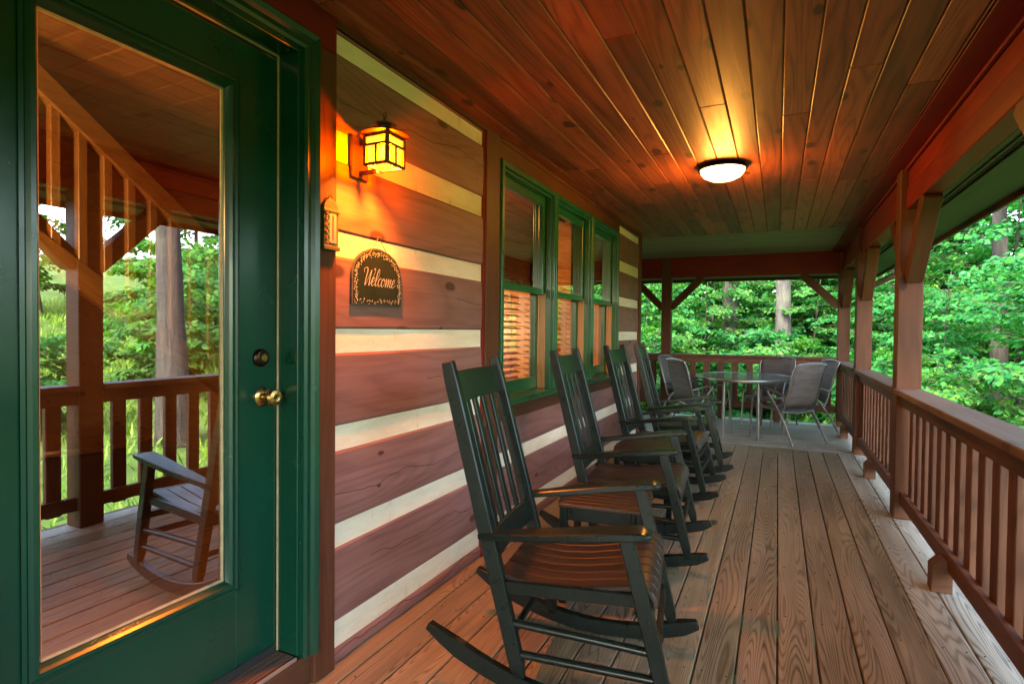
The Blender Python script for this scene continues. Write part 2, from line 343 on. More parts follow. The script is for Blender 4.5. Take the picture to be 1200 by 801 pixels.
def mesh(name, verts, faces, mat, parent=None, sm=False, Mw=I4):
    me = bpy.data.meshes.new(name); me.from_pydata([tuple(v) for v in verts], [], faces); me.update()
    bm = bmesh.new(); bm.from_mesh(me); bmesh.ops.recalc_face_normals(bm, faces=bm.faces[:]); bm.to_mesh(me); bm.free()
    if sm: smooth(me, sm if not isinstance(sm, bool) else 40)
    return link(name, me, mat, parent, Mw)
class MB:
    def __init__(s): s.v = []; s.f = []
    def add(s, v, f):
        n = len(s.v); s.v += [tuple(x) for x in v]; s.f += [tuple(i+n for i in q) for q in f]; return s
    def box(s, lo, hi):
        x0, y0, z0 = lo; x1, y1, z1 = hi
        return s.add([(x0, y0, z0), (x1, y0, z0), (x1, y1, z0), (x0, y1, z0), (x0, y0, z1), (x1, y0, z1), (x1, y1, z1), (x0, y1, z1)],
                     [(0, 3, 2, 1), (4, 5, 6, 7), (0, 1, 5, 4), (1, 2, 6, 5), (2, 3, 7, 6), (3, 0, 4, 7)])
    def loft(s, pts, sizes, side=(0, 1, 0)):
        """rectangular section (side width, other width) along a polyline"""
        pts = [Vector(p) for p in pts]; sd = Vector(side); rings = []
        for i, p in enumerate(pts):
            t = (pts[min(i+1, len(pts)-1)]-pts[max(i-1, 0)]).normalized()
            a = (sd - t*sd.dot(t)).normalized(); b = t.cross(a)
            wa, wb = sizes[i] if isinstance(sizes, list) else sizes
            rings.append([p+a*wa/2+b*wb/2, p-a*wa/2+b*wb/2, p-a*wa/2-b*wb/2, p+a*wa/2-b*wb/2])
        v = [q for r in rings for q in r]; f = []
        for i in range(len(pts)-1):
            for k in range(4): f.append((i*4+k, i*4+(k+1) % 4, i*4+4+(k+1) % 4, i*4+4+k))
        n = 4*(len(pts)-1); f += [(3, 2, 1, 0), (n, n+1, n+2, n+3)]
        return s.add(v, f)
    def tube(s, pts, r, n=8, cap=True):
        pts = [Vector(p) for p in pts]; rs = r if isinstance(r, (list, tuple)) else [r]*len(pts); v = []; f = []; a = None
        for i, p in enumerate(pts):
            t = (pts[min(i+1, len(pts)-1)]-pts[max(i-1, 0)]).normalized()
            if a is None: a = t.orthogonal().normalized()
            a = (a - t*a.dot(t)).normalized(); b = t.cross(a)
            for k in range(n):
                an = 2*math.pi*k/n; v.append(p+(a*math.cos(an)+b*math.sin(an))*rs[i])
        for i in range(len(pts)-1):
            for k in range(n): f.append((i*n+k, i*n+(k+1) % n, (i+1)*n+(k+1) % n, (i+1)*n+k))
        if cap: f += [tuple(range(n-1, -1, -1)), tuple(range((len(pts)-1)*n, len(pts)*n))]
        return s.add(v, f)
    def lathe(s, prof, n=24, c=(0, 0, 0), axis='z'):
        v = []; f = []
        for (r, h) in prof:
            for k in range(n):
                a = 2*math.pi*k/n; x, y = r*math.cos(a), r*math.sin(a)
                v.append((c[0]+x, c[1]+y, c[2]+h) if axis == 'z' else (c[0]+h, c[1]+x, c[2]+y))
        for i in range(len(prof)-1):
            for k in range(n): f.append((i*n+k, i*n+(k+1) % n, (i+1)*n+(k+1) % n, (i+1)*n+k))
        if prof[0][0] > 1e-5: f.append(tuple(range(n-1, -1, -1)))
        if prof[-1][0] > 1e-5: f.append(tuple(range((len(prof)-1)*n, len(prof)*n)))
        return s.add(v, f)
    def build(s, name, mat, parent=None, sm=False, Mw=I4, bev=0.0):
        o = mesh(name, s.v, s.f, mat, parent, sm, Mw)
        if bev:
            bm = bmesh.new(); bm.from_mesh(o.data)
            es = [e for e in bm.edges if len(e.link_faces) == 2 and e.calc_face_angle(0) > 0.6]
            bmesh.ops.bevel(bm, geom=es, offset=bev, segments=1, affect='EDGES', clamp_overlap=True); bm.to_mesh(o.data); bm.free()
            if sm: smooth(o.data, 35)
        return o
def copy_tree(o, parent=None, loc=None, rz=None):
    c = o.copy(); COL.objects.link(c)
    if parent is not None: c.parent = parent
    if loc is not None: c.location = loc
    if rz is not None: c.rotation_euler = (0, 0, rz)
    for ch in list(o.children): copy_tree(ch, c)
    return c

# ================================================================ SETTING
W = -1.531            # porch face of the cabin wall
CZ = 2.46             # porch ceiling
# ---- ground: one sheet out to the horizon, rising to a bank on the right and a wooded slope ahead
def gz(x, y):
    z = -1.05
    z += 0.16*max(0, x-4.5) if x < 40 else 0.16*35.5
    z += 0.13*max(0, min(y, 70)-14)
    return z + 0.12*math.sin(x*0.7+1)*math.cos(y*0.55)
gv = []; gf = []
ax = [-400, -120, -50] + list(np.linspace(-24, 40, 65)) + [60, 120, 400]
ay = [-400, -120, -40] + list(np.linspace(-16, 56, 73)) + [75, 140, 400]
for j, y in enumerate(ay):
    for i, x in enumerate(ax): gv.append((x, y, gz(x, y)))
nx = len(ax)
for j in range(len(ay)-1):
    for i in range(nx-1): gf.append((j*nx+i, j*nx+i+1, (j+1)*nx+i+1, (j+1)*nx+i))
g_o = mesh('ground', gv, gf, M['ground'], sm=60); g_o['kind'] = 'structure'

# ---- deck
deck = structure('deck', (0, 3, 0))
PW = 0.147
for k in range(-11, 6):
    x0 = 0.022+k*PW; x1 = x0+PW-0.006
    if x0 < W-0.03: x0 = W-0.03
    if k == 5: x1 = 0.925
    mt = M['deck'] if k < 3 else (M['deck_pale'] if k >= 4 else M['deck'])
    abox('plank', deck, (x0, -4.2, -0.034+random.uniform(-.001, .001)), (x1, 7.142, random.uniform(-.0015, .0005)), mt, 0.004)
y = 7.148; i = 0
while y < 9.38:
    abox('plank', deck, (-6.2, y, -0.034), (0.925, y+0.136, random.uniform(-.0015, .0005)), M['deck_pale'], 0.004); y += 0.1415; i += 1
for x in (-1.45, -0.75, 0.0, 0.72):
    pass
for yy in np.arange(-4.0, 7.2, 0.61): abox('joist', deck, (-1.6, yy, -0.22), (0.90, yy+0.038, -0.036), M['dark'], 0)
for xx in np.arange(-6.0, 0.9, 0.61): abox('joist', deck, (xx, 7.2, -0.22), (xx+0.038, 9.40, -0.036), M['dark'], 0)
abox('rim_board', deck, (0.927, -4.2, -0.24), (0.965, 9.45, -0.002), M['rail'], 0.003)
abox('rim_board', deck, (-6.2, 9.412, -0.24), (0.925, 9.45, -0.002), M['rail'], 0.003)
for py in (-0.4, 2.2, 4.85, 7.2, 9.25): abox('pier', deck, (0.76, py, -1.9), (0.90, py+0.14, -0.225), M['trim'], 0.004)
abox('pier', deck, (-1.66, 9.24, -1.9), (-1.52, 9.38, -0.225), M['trim'], 0.004)
nails = MB()
for k in range(-10, 6):
    for yy in np.arange(0.44, 7.1, 0.61):
        for dx in (0.03, 0.11):
            nails.lathe([(0.0, 0.0012), (0.0035, 0.0010), (0.0038, -0.002)], 6, (0.022+k*PW+dx+random.uniform(-.006, .006), yy+0.019+random.uniform(-.006, .006), 0.0008))
n_o = nails.build('nail_heads', M['nail'], deck); n_o['kind'] = 'stuff'

# ---- ceiling
ceil = structure('ceiling', (0, 3, CZ))
CW = 0.1305; k = 0; x = -1.565
while x < 0.655:
    x1 = min(x+CW, 0.668)
    ys = [-4.2]; yy = -4.2 + random.uniform(0.5, 3.2)
    while yy < 6.6: ys.append(yy); yy += random.uniform(2.2, 4.2)
    ys.append(7.172)
    for a, b in zip(ys[:-1], ys[1:]):
        abox('plank', ceil, (x+0.0008, a+0.0008, CZ), (x1-0.0008, b-0.0008, CZ+0.019), M['ceil'], 0.0055)
    x += CW; k += 1
abox('edge_board', ceil, (0.670, -4.2, CZ-0.004), (0.803, 9.2, CZ+0.018), M['beam'], 0.003)
y = 7.176
while y < 9.17:
    abox('plank', ceil, (-6.2, y+0.0008, CZ), (0.667, y+0.0892, CZ+0.019), M['ceil_far'], 0.0045); y += 0.09
abox('cove_strip', ceil, (0.782, -4.2, CZ-0.022), (0.803, 9.18, CZ-0.0045), M['beam'], 0.004)
abox('cove_strip', ceil, (-6.2, 9.18, CZ-0.022), (0.66, 9.20, CZ-0.001), M['beam'], 0.004)

# ---- roof over the porch and house
roof = structure('roof', (0, 3, 2.6))
abox('light_block_slab', roof, (-9, -6, 2.52), (1.32, 9.92, 2.60), M['roof'], 0)  # unseen flat slab added under the slopes to block light from above
mesh('slope', [(1.36, -6, 2.42), (1.36, 9.98, 2.42), (-4, 9.98, 5.0), (-4, -6, 5.0), (-9.5, -6, 2.42), (-9.5, 9.98, 2.42)], [(0, 1, 2, 3), (3, 2, 5, 4), (0, 3, 4), (1, 5, 2)], M['roof'], roof)

# ================================================================ CABIN WALL
wall = thing('cabin_wall', 'log cabin wall of brown stained timbers with cream chinking bands', 'wall', (W, 3, 0))
bands = [(2.418, 2.345), (2.056, 1.944), (1.671, 1.578), (1.301, 1.207), (0.927, 0.829), (0.547, 0.455), (0.168, 0.065)]
def hewn(y0, y1, z0, z1):
    L = y1-y0; n = max(6, int(L/0.16)); c = Vector((W-0.03, (y0+y1)/2, (z0+z1)/2)); hh = (z1-z0)/2; e = min(0.010, hh*0.3)
    v = []; f = []; ph = random.uniform(0, 50)
    def wob(x, k, amp): return amp*(math.sin(x*3.1+ph+k*1.7)*0.6+math.sin(x*9.7+ph*2+k*3.1)*0.4+random.uniform(-.5, .5)*0.5)
    sec = [(-0.03, -hh), (0.022, -hh), (0.0295, -hh+e), (0.032, -hh*0.3), (0.032, hh*0.35), (0.0290, hh-e), (0.022, hh), (-0.03, hh)]   # (out, up)
    for i in range(n+1):
        x = -L/2+L*i/n
        bt, tp, fc = wob(x, 0, 0.0022), wob(x, 1, 0.0022), wob(x, 2, 0.0016)
        for q, (o, u_) in enumerate(sec):
            v.append((x, -o-(fc if 2 <= q <= 5 else 0), u_+(bt if q < 3 else (tp if q > 4 else 0))))
    m = len(sec)
    for i in range(n):
        for q in range(m): f.append((i*m+q, i*m+(q+1) % m, (i+1)*m+(q+1) % m, (i+1)*m+q))
    f += [tuple(range(m)), tuple(range(n*m, n*m+m))]
    Mw = Matrix(((0, -1, 0, c.x), (1, 0, 0, c.y), (0, 0, 1, c.z), (0, 0, 0, 1)))
    mesh('log', v, f, M['log'], wall, 9, Mw)
def log_panel(y0, y1, ztop, zbot):
    """logs proud, chinking set back between them; a log taller than 0.2 m carries a check or two"""
    edges = []; z = ztop
    for (t, b) in bands:
        if t > ztop+0.02 or b < zbot-0.02: continue
        t = min(t, ztop)
        if z-t > 0.004: edges.append(('log', t, z))
        edges.append(('chinking', b, t)); z = b
    if z-zbot > 0.004: edges.append(('log', zbot, z))
    for kind, a, b in edges:
        if kind == 'log': hewn(y0, y1, a, b)
        else: abox('chinking', wall, (W-0.06, y0, a-0.002), (W-0.007, y1, b+0.002), M['chink'], 0.002)
log_panel(1.681, 2.885, 2.43, 0.0)
log_panel(3.08, 5.92, 0.745, 0.0)
log_panel(5.921, 6.88, 2.43, 0.0)
log_panel(-4.2, 0.38, 2.43, 0.0)
# trims
abox('corner_trim', wall, (W-0.04, 1.575, 0.001), (W+0.018, 1.680, 2.318), M['trim'], 0.003)
abox('header_board', wall, (W-0.04, 0.36, 2.319), (W+0.018, 1.680, CZ-0.001), M['beam'], 0.003)
abox('corner_trim', wall, (W-0.04, 0.385, 0.001), (W+0.018, 0.49, 2.318), M['trim'], 0.003)
abox('corner_trim', wall, (W-0.04, 2.901, 0.745), (W+0.016, 3.078, 2.445), M['trim'], 0.003)
abox('corner_trim', wall, (W-0.04, 2.886, 0.001), (W+0.006, 2.900, 2.43), M['beam'], 0.002)
abox('corner_trim', wall, (W-0.04, 2.901, 0.001), (W+0.012, 3.078, 0.744), M['trim'], 0.003)
abox('ceiling_trim', wall, (W-0.04, 1.682, 2.431), (W+0.014, 7.0, CZ-0.001), M['trim'], 0.003)
abox('header_board', wall, (W-0.04, 3.080, 2.335), (W+0.010, 5.92, 2.430), M['trim'], 0.003)
abox('apron_board', wall, (W-0.04, 3.080, 0.746), (W+0.010, 5.92, 0.842), M['trim'], 0.003)
abox('corner_trim', wall, (W-0.16, 6.881, 0.001), (W+0.018, 6.985, 2.43), M['trim'], 0.003)
abox('sill_skirt', wall, (W-0.10, 0.49, 0.001), (W-0.002, 1.575, 0.118), M['trim'], 0.003)
# backing behind the logs, round the openings
for (lo, hi) in [((-1.72, -6, 0.0), (-1.592, 0.50, 2.5)), ((-1.72, 0.5, 2.33), (-1.592, 1.57, 2.5)), ((-1.72, 1.57, 0.0), (-1.592, 3.08, 2.5)),
                 ((-1.72, 3.08, 0.0), (-1.592, 5.86, 0.84)), ((-1.72, 3.08, 2.34), (-1.592, 5.86, 2.5)), ((-1.72, 5.86, 0.0), (-1.592, 6.88, 2.5)), ((-1.72, 0.5, -0.2), (-1.632, 1.57, 0.11))]:
    abox('backing', wall, lo, hi, M['dark'], 0)
for kk in range(7):
    abox('log', wall, (-7.0, 6.80, 0.372*kk), (W-0.162, 6.98, 0.372*kk+0.29), M['log'], 0.006)
    if kk < 6: abox('chinking', wall, (-7.0, 6.80, 0.372*kk+0.29), (W-0.165, 6.965, 0.372*kk+0.372), M['chink'], 0.002)

# ================================================================ DOOR
XD = -1.625
door = thing('door', 'green painted glass patio door with brass knob beside the lantern', 'door', (XD, 1.05, 0.12))
SY0, SY1, SZ0, SZ1 = 0.585, 1.502, 0.166, 2.245
GY0, GY1, GZ0, GZ1 = 0.777, 1.295, 0.468, 2.074
T = 0.044
abox('stile', door, (XD-T, GY1+0.036, SZ0), (XD, SY1, SZ1), M['door'], 0.002)
abox('stile', door, (XD-T, SY0, SZ0), (XD, GY0-0.036, SZ1), M['door'], 0.002)
abox('top_rail', door, (XD-T, GY0-0.036, GZ1+0.036), (XD, GY1+0.036, SZ1), M['door'], 0.002)
abox('bottom_rail', door, (XD-T, GY0-0.036, SZ0), (XD, GY1+0.036, GZ0-0.036), M['door'], 0.002)
def molding(parent, y0, y1, z0, z1, x, prof, mat, name='glazing_frame'):
    """picture-frame moulding mitred round a rectangle in the YZ plane; prof: (inset, proud)"""
    v = []; f = []; n = len(prof)
    for (i, pr) in prof:
        for (yy, zz) in ((y0+i, z0+i), (y1-i, z0+i), (y1-i, z1-i), (y0+i, z1-i)): v.append((x+pr, yy, zz))
    for a in range(n-1):
        for c in range(4): f.append((a*4+c, a*4+(c+1) % 4, (a+1)*4+(c+1) % 4, (a+1)*4+c))
    return mesh(name, v, f, mat, parent)
molding(door, GY0-0.044, GY1+0.044, GZ0-0.044, GZ1+0.044, XD, [(0, -0.002), (0, 0.007), (0.009, 0.010), (0.014, 0.006), (0.022, 0.013), (0.032, 0.014), (0.038, 0.006), (0.0445, -0.006), (0.046, -0.02)], M['door'])
molding(door, GY0-0.001, GY1+0.001, GZ0-0.001, GZ1+0.001, XD, [(0, -0.014), (0.003, -0.012), (0.008, -0.0155), (0.008, -0.022)], M['strip'], 'glazing_bead')
pane = mesh('pane', [(XD-0.019, GY0-0.004, GZ0-0.004), (XD-0.019, GY1+0.004, GZ0-0.004), (XD-0.019, GY1+0.004, GZ1+0.004), (XD-0.019, GY0-0.004, GZ1+0.004)], [(0, 1, 2, 3)], M['glassd'], door)
# knob and bolt
kb = MB().lathe([(0.0, 0.001), (0.033, 0.001), (0.034, 0.005), (0.028, 0.010), (0.013, 0.013), (0.012, 0.032), (0.020, 0.038), (0.0285, 0.048), (0.030, 0.058), (0.026, 0.067), (0.014, 0.070), (0.008, 0.068), (0.0, 0.068)], 24, (XD, 1.437, 1.062), 'x').build('knob', M['brass'], door, 30)
MB().box((XD+0.0665, 1.4362, 1.056), (XD+0.0705, 1.4378, 1.068)).build('key_slot', M['bronze'], kb)
bo = MB().lathe([(0.0, 0.001), (0.031, 0.001), (0.031, 0.008), (0.026, 0.016), (0.019, 0.018), (0.018, 0.021), (0.0, 0.021)], 24, (XD, 1.428, 1.198), 'x').build('deadbolt', M['bronze'], door, 30)
MB().lathe([(0.0, 0.0212), (0.013, 0.0212), (0.012, 0.024), (0.0, 0.024)], 16, (XD, 1.428, 1.198), 'x').build('key_slot', M['brass'], bo)
# frame: casing, jambs, weatherstrip, threshold
fr = thing('door_frame', 'green moulded door frame with ribbed wooden threshold', 'door frame', (XD, 1.05, 0.1))
def side_casing(y_in, y_out):
    s = 1 if y_out > y_in else -1
    abox('jamb', fr, (XD-0.06, min(y_in, y_in+s*0.03), 0.14), (W+0.004, max(y_in, y_in+s*0.03), 2.262+0.03), M['door'], 0.002)
    abox('stop', fr, (XD+0.003, min(y_in-s*0.006, y_in-s*0.0005), 0.142), (XD+0.010, max(y_in-s*0.006, y_in-s*0.0005), 2.262), M['strip'], 0.001)
    prof = [(0.0, -0.01), (0.0, 0.022), (0.010, 0.029), (0.016, 0.024), (0.030, 0.024), (0.040, 0.034), (0.056, 0.040), (0.062, 0.036), (0.062, -0.01)]
    v = []; f = []
    for (i, pr) in prof:
        for zz in (0.128, 2.262+0.012+i): v.append((W+pr, y_in+s*(i+0.012), zz))
    for a in range(len(prof)-1): f.append((a*2, a*2+1, a*2+3, a*2+2))
    f.append(tuple(range(0, 2*len(prof), 2))); f.append(tuple(range(1, 2*len(prof), 2)))
    mesh('casing', v, f, M['door'], fr)
side_casing(1.503, 1.575); side_casing(0.584, 0.512)
abox('jamb', fr, (XD-0.06, 0.584, 2.262), (W+0.004, 1.503, 2.292), M['door'], 0.002)
abox('stop', fr, (XD+0.003, 0.60, 2.255), (XD+0.010, 1.495, 2.2615), M['strip'], 0.001)
prof = [(0.0, -0.01), (0.0, 0.022), (0.010, 0.029), (0.016, 0.024), (0.030, 0.024), (0.040, 0.034), (0.056, 0.040), (0.062, 0.036), (0.062, -0.01)]
v = []; f = []
for (i, pr) in prof:
    for (yy) in (0.572-i, 1.515+i): v.append((W+pr, yy, 2.274+i))
for a in range(len(prof)-1): f.append((a*2, a*2+1, a*2+3, a*2+2))
mesh('casing', v, f, M['door'], fr)
abox('threshold', fr, (XD-0.05, 0.586, 0.119), (W+0.002, 1.501, 0.136), M['trim'], 0.002)
for q in range(6): abox('threshold_rib', fr, (XD+0.006+q*0.0135, 0.587, 0.1362), (XD+0.015+q*0.0135, 1.500, 0.1392), M['cap'], 0.001)
abox('threshold_edge', fr, (W+0.0025, 0.587, 0.126), (W+0.0075, 1.500, 0.1395), M['alu'], 0.001)
abox('door_sweep', fr, (XD-0.04, 0.587, 0.137), (XD+0.004, 1.500, 0.1655), M['vent'], 0.001)

# ================================================================ WINDOWS
WZ0, WZ1 = 0.875, 2.325
def window(y0, y1, label, blabel, k):
    w = thing('window', label, 'window', (W, (y0+y1)/2, WZ0), 0, 'double-hung windows in the log wall')
    g = M['win']; fx = W+0.030
    # outer frame
    abox('jamb', w, (W-0.17, y0, WZ0), (fx, y0+0.034, WZ1), g, 0.003)
    abox('jamb', w, (W-0.17, y1-0.034, WZ0), (fx, y1, WZ1), g, 0.003)
    abox('head', w, (W-0.17, y0+0.034, WZ1-0.036), (fx-0.002, y1-0.034, WZ1), g, 0.003)
    abox('sill', w, (W-0.17, y0-0.002, 0.845), (fx+0.032, y1+0.002, WZ0-0.0005), g, 0.004)
    # stepped inner stops
    abox('stop', w, (W-0.035, y0+0.0345, WZ0), (W+0.006, y0+0.050, WZ1-0.0365), g, 0.002)
    abox('stop', w, (W-0.035, y1-0.050, WZ0), (W+0.006, y1-0.0345, WZ1-0.0365), g, 0.002)
    abox('stop', w, (W-0.035, y0+0.0505, WZ1-0.052), (W+0.006, y1-0.0505, WZ1-0.0365), g, 0.002)
    # pine track left bare beside the lower sash
    abox('track', w, (W-0.092, y1-0.052, WZ0), (W-0.036, y1-0.0345, 1.58), M['pine'], 0.002)
    abox('track', w, (W-0.092, y0+0.0345, WZ0), (W-0.036, y0+0.052, 1.58), M['pine'], 0.002)
    def sash(xc, z0, z1, nm, bot, top):
        a, b = y0+0.052, y1-0.052
        s = abox(nm, w, (xc-0.02, a, z0), (xc+0.018, a+0.045, z1), g, 0.003)
        abox('sash_stile', s, (xc-0.02, b-0.045, z0), (xc+0.018, b, z1), g, 0.003)
        abox('sash_rail', s, (xc-0.02, a+0.045, z0), (xc+0.018, b-0.045, z0+bot), g, 0.003)
        abox('sash_rail', s, (xc-0.02, a+0.045, z1-top), (xc+0.018, b-0.045, z1), g, 0.003)
        mesh('pane', [(xc, a+0.04, z0+bot-0.005), (xc, b-0.04, z0+bot-0.005), (xc, b-0.04, z1-top+0.005), (xc, a+0.04, z1-top+0.005)], [(0, 1, 2, 3)], M['glassw'], s)
    sash(W-0.058, 1.565, WZ1-0.04, 'upper_sash', 0.045, 0.07)
    sash(W-0.115, WZ0+0.004, 1.61, 'lower_sash', 0.085, 0.04)
    # blind inside
    bl = thing('window_blind', blabel, 'blind', (W-0.24, (y0+y1)/2, WZ0), 0, 'wooden slat blinds behind the windows')
    abox('head_box', bl, (W-0.27, y0+0.06, WZ1-0.06), (W-0.215, y1-0.06, WZ1-0.01), M['blind'], 0.003)
    z = WZ0+0.03; cc = (y0+y1)/2
    while z < WZ1-0.07:
        board('slat', bl, (W-0.243, y0+0.065, z), (W-0.243, y1-0.065, z), 0.045, 0.003, M['blind'], (0.35+0.05*math.sin(z*9), 0, 1), 0); z += 0.046
    for yy in (y0+0.2, y1-0.2): MB().tube([(W-0.243, yy, WZ0+0.02), (W-0.243, yy, WZ1-0.05)], 0.0022, 5).build('ladder_cord', M['white'], bl)
    MB().tube([(W-0.214, y0+0.26, 1.28), (W-0.216, y0+0.265, WZ1-0.05)], 0.002, 5).build('pull_cord', M['white'], bl)
    return w
window(3.080, 4.000, 'green double-hung window with wooden blind, the one nearest the lantern', 'wooden slat blind in the window nearest the lantern', 0)
window(4.004, 4.930, 'green double-hung window in the middle of the row of three', 'wooden slat blind in the middle window of three', 1)
window(4.934, 5.860, 'green double-hung window nearest the end of the log wall', 'wooden slat blind in the window nearest the wall end', 2)
abox('mullion_cap', wall, (W-0.02, 5.862, 0.845), (W+0.012, 5.919, 2.333), M['win'], 0.003)

# ================================================================ ROOM BEHIND THE GLASS
rf = structure('interior_floor', (-4, 2, 0.1))
x = -7.0
while x < -1.74:
    abox('plank', rf, (x, -6, 0.07), (x+0.128, 6.79, 0.10), M['pinefloor'], 0.002); x += 0.1295
rw = structure('interior_wall', (-4, 2, 0.1))
z = 0.1
while z < 4.8:
    abox('plank', rw, (-7.03, -6, z), (-7.0, 6.79, z+0.178), M['pine'], 0.006)
    abox('plank', rw, (-6.99, 6.765, z), (-1.73, 6.79, z+0.178), M['pine'], 0.006)
    abox('plank', rw, (-6.99, -6.03, z), (-1.73, -6.0, z+0.178), M['pine'], 0.006)
    z += 0.18
abox('partition', rw, (-6.99, 2.55, 0.1), (-1.735, 2.62, 2.51), M['pine'], 0.002)  # extended across the room to block the window room's lamp light
rc = structure('interior_ceiling', (-4, 2, 2.5))
y = -6.0
while y < 6.75:
    board('plank', rc, (-7.0, y+0.08, 2.40), (-1.72, y+0.08, 2.505), 0.158, 0.02, M['pine'], (0, 0, 1), 0.006); y += 0.16
# stair with a balustrade
st = thing('staircase', 'pine staircase balustrade seen through the door glass', 'staircase', (-3.3, 1.6, 0.1))
P0, P1 = Vector((-2.70, 1.09, 2.425)), Vector((-2.70, 2.40, 1.455))
board('handrail', st, P0, P1, 0.06, 0.09, M['pine'], (0, 0, 1), 0.006)
board('stringer', st, P0-Vector((0, 0, 0.66)), P1-Vector((0, 0, 0.66)), 0.05, 0.10, M['pine'], (0, 0, 1), 0.004)
for q in range(13):
    t = (q+0.5)/13; c = P0.lerp(P1, t)
    abox('baluster', st, (c.x-0.018, c.y-0.018, c.z-0.62), (c.x+0.018, c.y+0.018, c.z-0.04), M['pine'], 0.003)
abox('newel_post', st, (-2.75, 2.42, 0.1), (-2.65, 2.52, 1.55), M['pine'], 0.006)
abox('newel_post', st, (-2.75, 0.95, 0.1), (-2.65, 1.05, 2.47), M['pine'], 0.006)
# a dark round table inside, and a lamp added to light the window room
rt_ = thing('round_side_table', 'dark round drum table inside behind the door glass', 'side table', (-3.75, 1.92, 0.1))
MB().lathe([(0.30, 0), (0.36, 0.03), (0.37, 0.50), (0.33, 0.52)], 32, (-3.75, 1.92, 0.1)).build('drum', M['seat'], rt_, 35)
MB().lathe([(0.0, 0.0), (0.42, 0.0), (0.425, 0.015), (0.42, 0.03), (0.0, 0.03)], 40, (-3.75, 1.92, 0.62)).build('table_top', M['pinefloor'], rt_, 35)
lp = thing('added_table_lamp', 'table lamp added to light the cabin room behind the blinds', 'lamp', (-4.6, 4.4, 0.1))
MB().lathe([(0.25, 0), (0.25, 0.5), (0.0, 0.5)], 24, (-4.6, 4.4, 0.1)).build('stand', M['seat'], lp, 35)
MB().lathe([(0.09, 0.5), (0.1, 0.52), (0.03, 0.56), (0.06, 0.7), (0.02, 0.85)], 20, (-4.6, 4.4, 0.1)).build('base', M['bronze'], lp, 35)
MB().lathe([(0.22, 0.80), (0.13, 1.05)], 28, (-4.6, 4.4, 0.1)).build('lamp_shade', M['lampshade'], lp, 35)
LAMP_AT = (-4.6, 4.4, 1.30)
def pointlight(name, loc, col, energy, rad, parent):
    l = bpy.data.lights.new(name, 'POINT'); l.color = col; l.energy = energy; l.shadow_soft_size = rad
    o = bpy.data.objects.new(name, l); COL.objects.link(o); put(o, Matrix.Translation(loc), parent); return o
pointlight('room_fill_light', LAMP_AT, (1.0, 0.60, 0.28), 34, 0.1, lp)  # added light above the shade, so the blinds read from outside
pl = thing('pendant_lamp', 'lit pendant lamp hanging inside the cabin room', 'lamp', (-2.25, 0.42, 2.4))
MB().tube([(-2.25, 0.42, 2.47), (-2.25, 0.42, 2.02)], 0.006, 6).build('stem', M['bronze'], pl)
MB().lathe([(0.0, 0.0), (0.09, 0.02), (0.14, 0.08), (0.13, 0.14), (0.04, 0.18)], 28, (-2.25, 0.42, 1.86)).build('globe', M['lampshade'], pl, 50)
pointlight('pendant_bulb', (-2.25, 0.42, 1.78), (1.0, 0.58, 0.26), 4.8, 0.12, pl)

# ================================================================ POSTS, BEAMS, RAILINGS
PXI, PXO = 0.760, 0.908
def post(y0, label, near=True, far=True, toleft=False, group='porch posts along the rail'):
    p = thing('porch_post', label, 'post', (0.834, y0+0.074, 0), 0, group)
    abox('shaft', p, (PXI, y0, 0.001), (PXO, y0+0.148, CZ-0.006), M['trim'], 0.006)
    xc = 0.834+0.016
    if near: board('brace', p, (xc, y0+0.012, 1.70), (xc, y0-0.47, 2.182), 0.10, 0.115, M['trim'], (0, 1, 1), 0.004)
    if far: board('brace', p, (xc, y0+0.136, 1.70), (xc, y0+0.148+0.47, 2.182), 0.10, 0.115, M['trim'], (0, -1, 1), 0.004)
    if toleft: board('brace', p, (PXI+0.012, y0+0.074, 1.68), (PXI-0.46, y0+0.074, 2.152), 0.10, 0.105, M['trim'], (1, 0, 1), 0.004)
    return p
post(-0.45, 'red-brown porch post reflected in the door glass only')
post(2.15, 'red-brown porch post with two braces, seen mirrored in the door glass')
post(4.79, 'thick red-brown porch post with a long crack, where two railings meet')
post(7.14, 'porch post standing where the deck boards change direction', True, True)
post(9.20, 'corner porch post behind the patio chairs', True, False, True)
ep = thing('porch_post', 'orange-brown porch post at the far railing, just past the log wall', 'post', (-1.605, 9.274, 0), 0, 'porch posts along the rail')
abox('shaft', ep, (-1.68, 9.20, 0.001), (-1.535, 9.348, CZ-0.006), M['trim'], 0.006)
board('brace', ep, (-1.535-0.012, 9.274, 1.68), (-1.535+0.46, 9.274, 2.152), 0.10, 0.105, M['trim'], (-1, 0, 1), 0.004)
board('brace', ep, (-1.68+0.012, 9.274, 1.68), (-1.68-0.46, 9.274, 2.152), 0.10, 0.105, M['trim'], (1, 0, 1), 0.004)

bm_ = thing('porch_beam', 'long red stepped timber beam carried by the porch posts', 'beam', (0.85, 3, 2.17))
for a, b in ((-4.2, -0.452), (-0.30, 2.148), (2.30, 4.788), (4.940, 7.138), (7.290, 9.198)):
    abox('upper_timber', bm_, (0.806, a, 2.322), (0.905, b, CZ-0.005), M['beam'], 0.004)
    abox('lower_timber', bm_, (0.796, a, 2.170), (0.905, b, 2.314), M['beam'], 0.005)
    abox('joint', bm_, (0.818, a, 2.3145), (0.90, b, 2.3215), M['dark'], 0)
eb = thing('porch_beam', 'dark red timber beam spanning above the patio table', 'beam', (-0.4, 9.27, 2.14))
abox('timber', eb, (-1.533, 9.215, 2.150), (0.758, 9.335, CZ-0.006), M['beam'], 0.005)
abox('timber', eb, (-6.2, 9.215, 2.150), (-1.682, 9.335, CZ-0.006), M['beam'], 0.005)

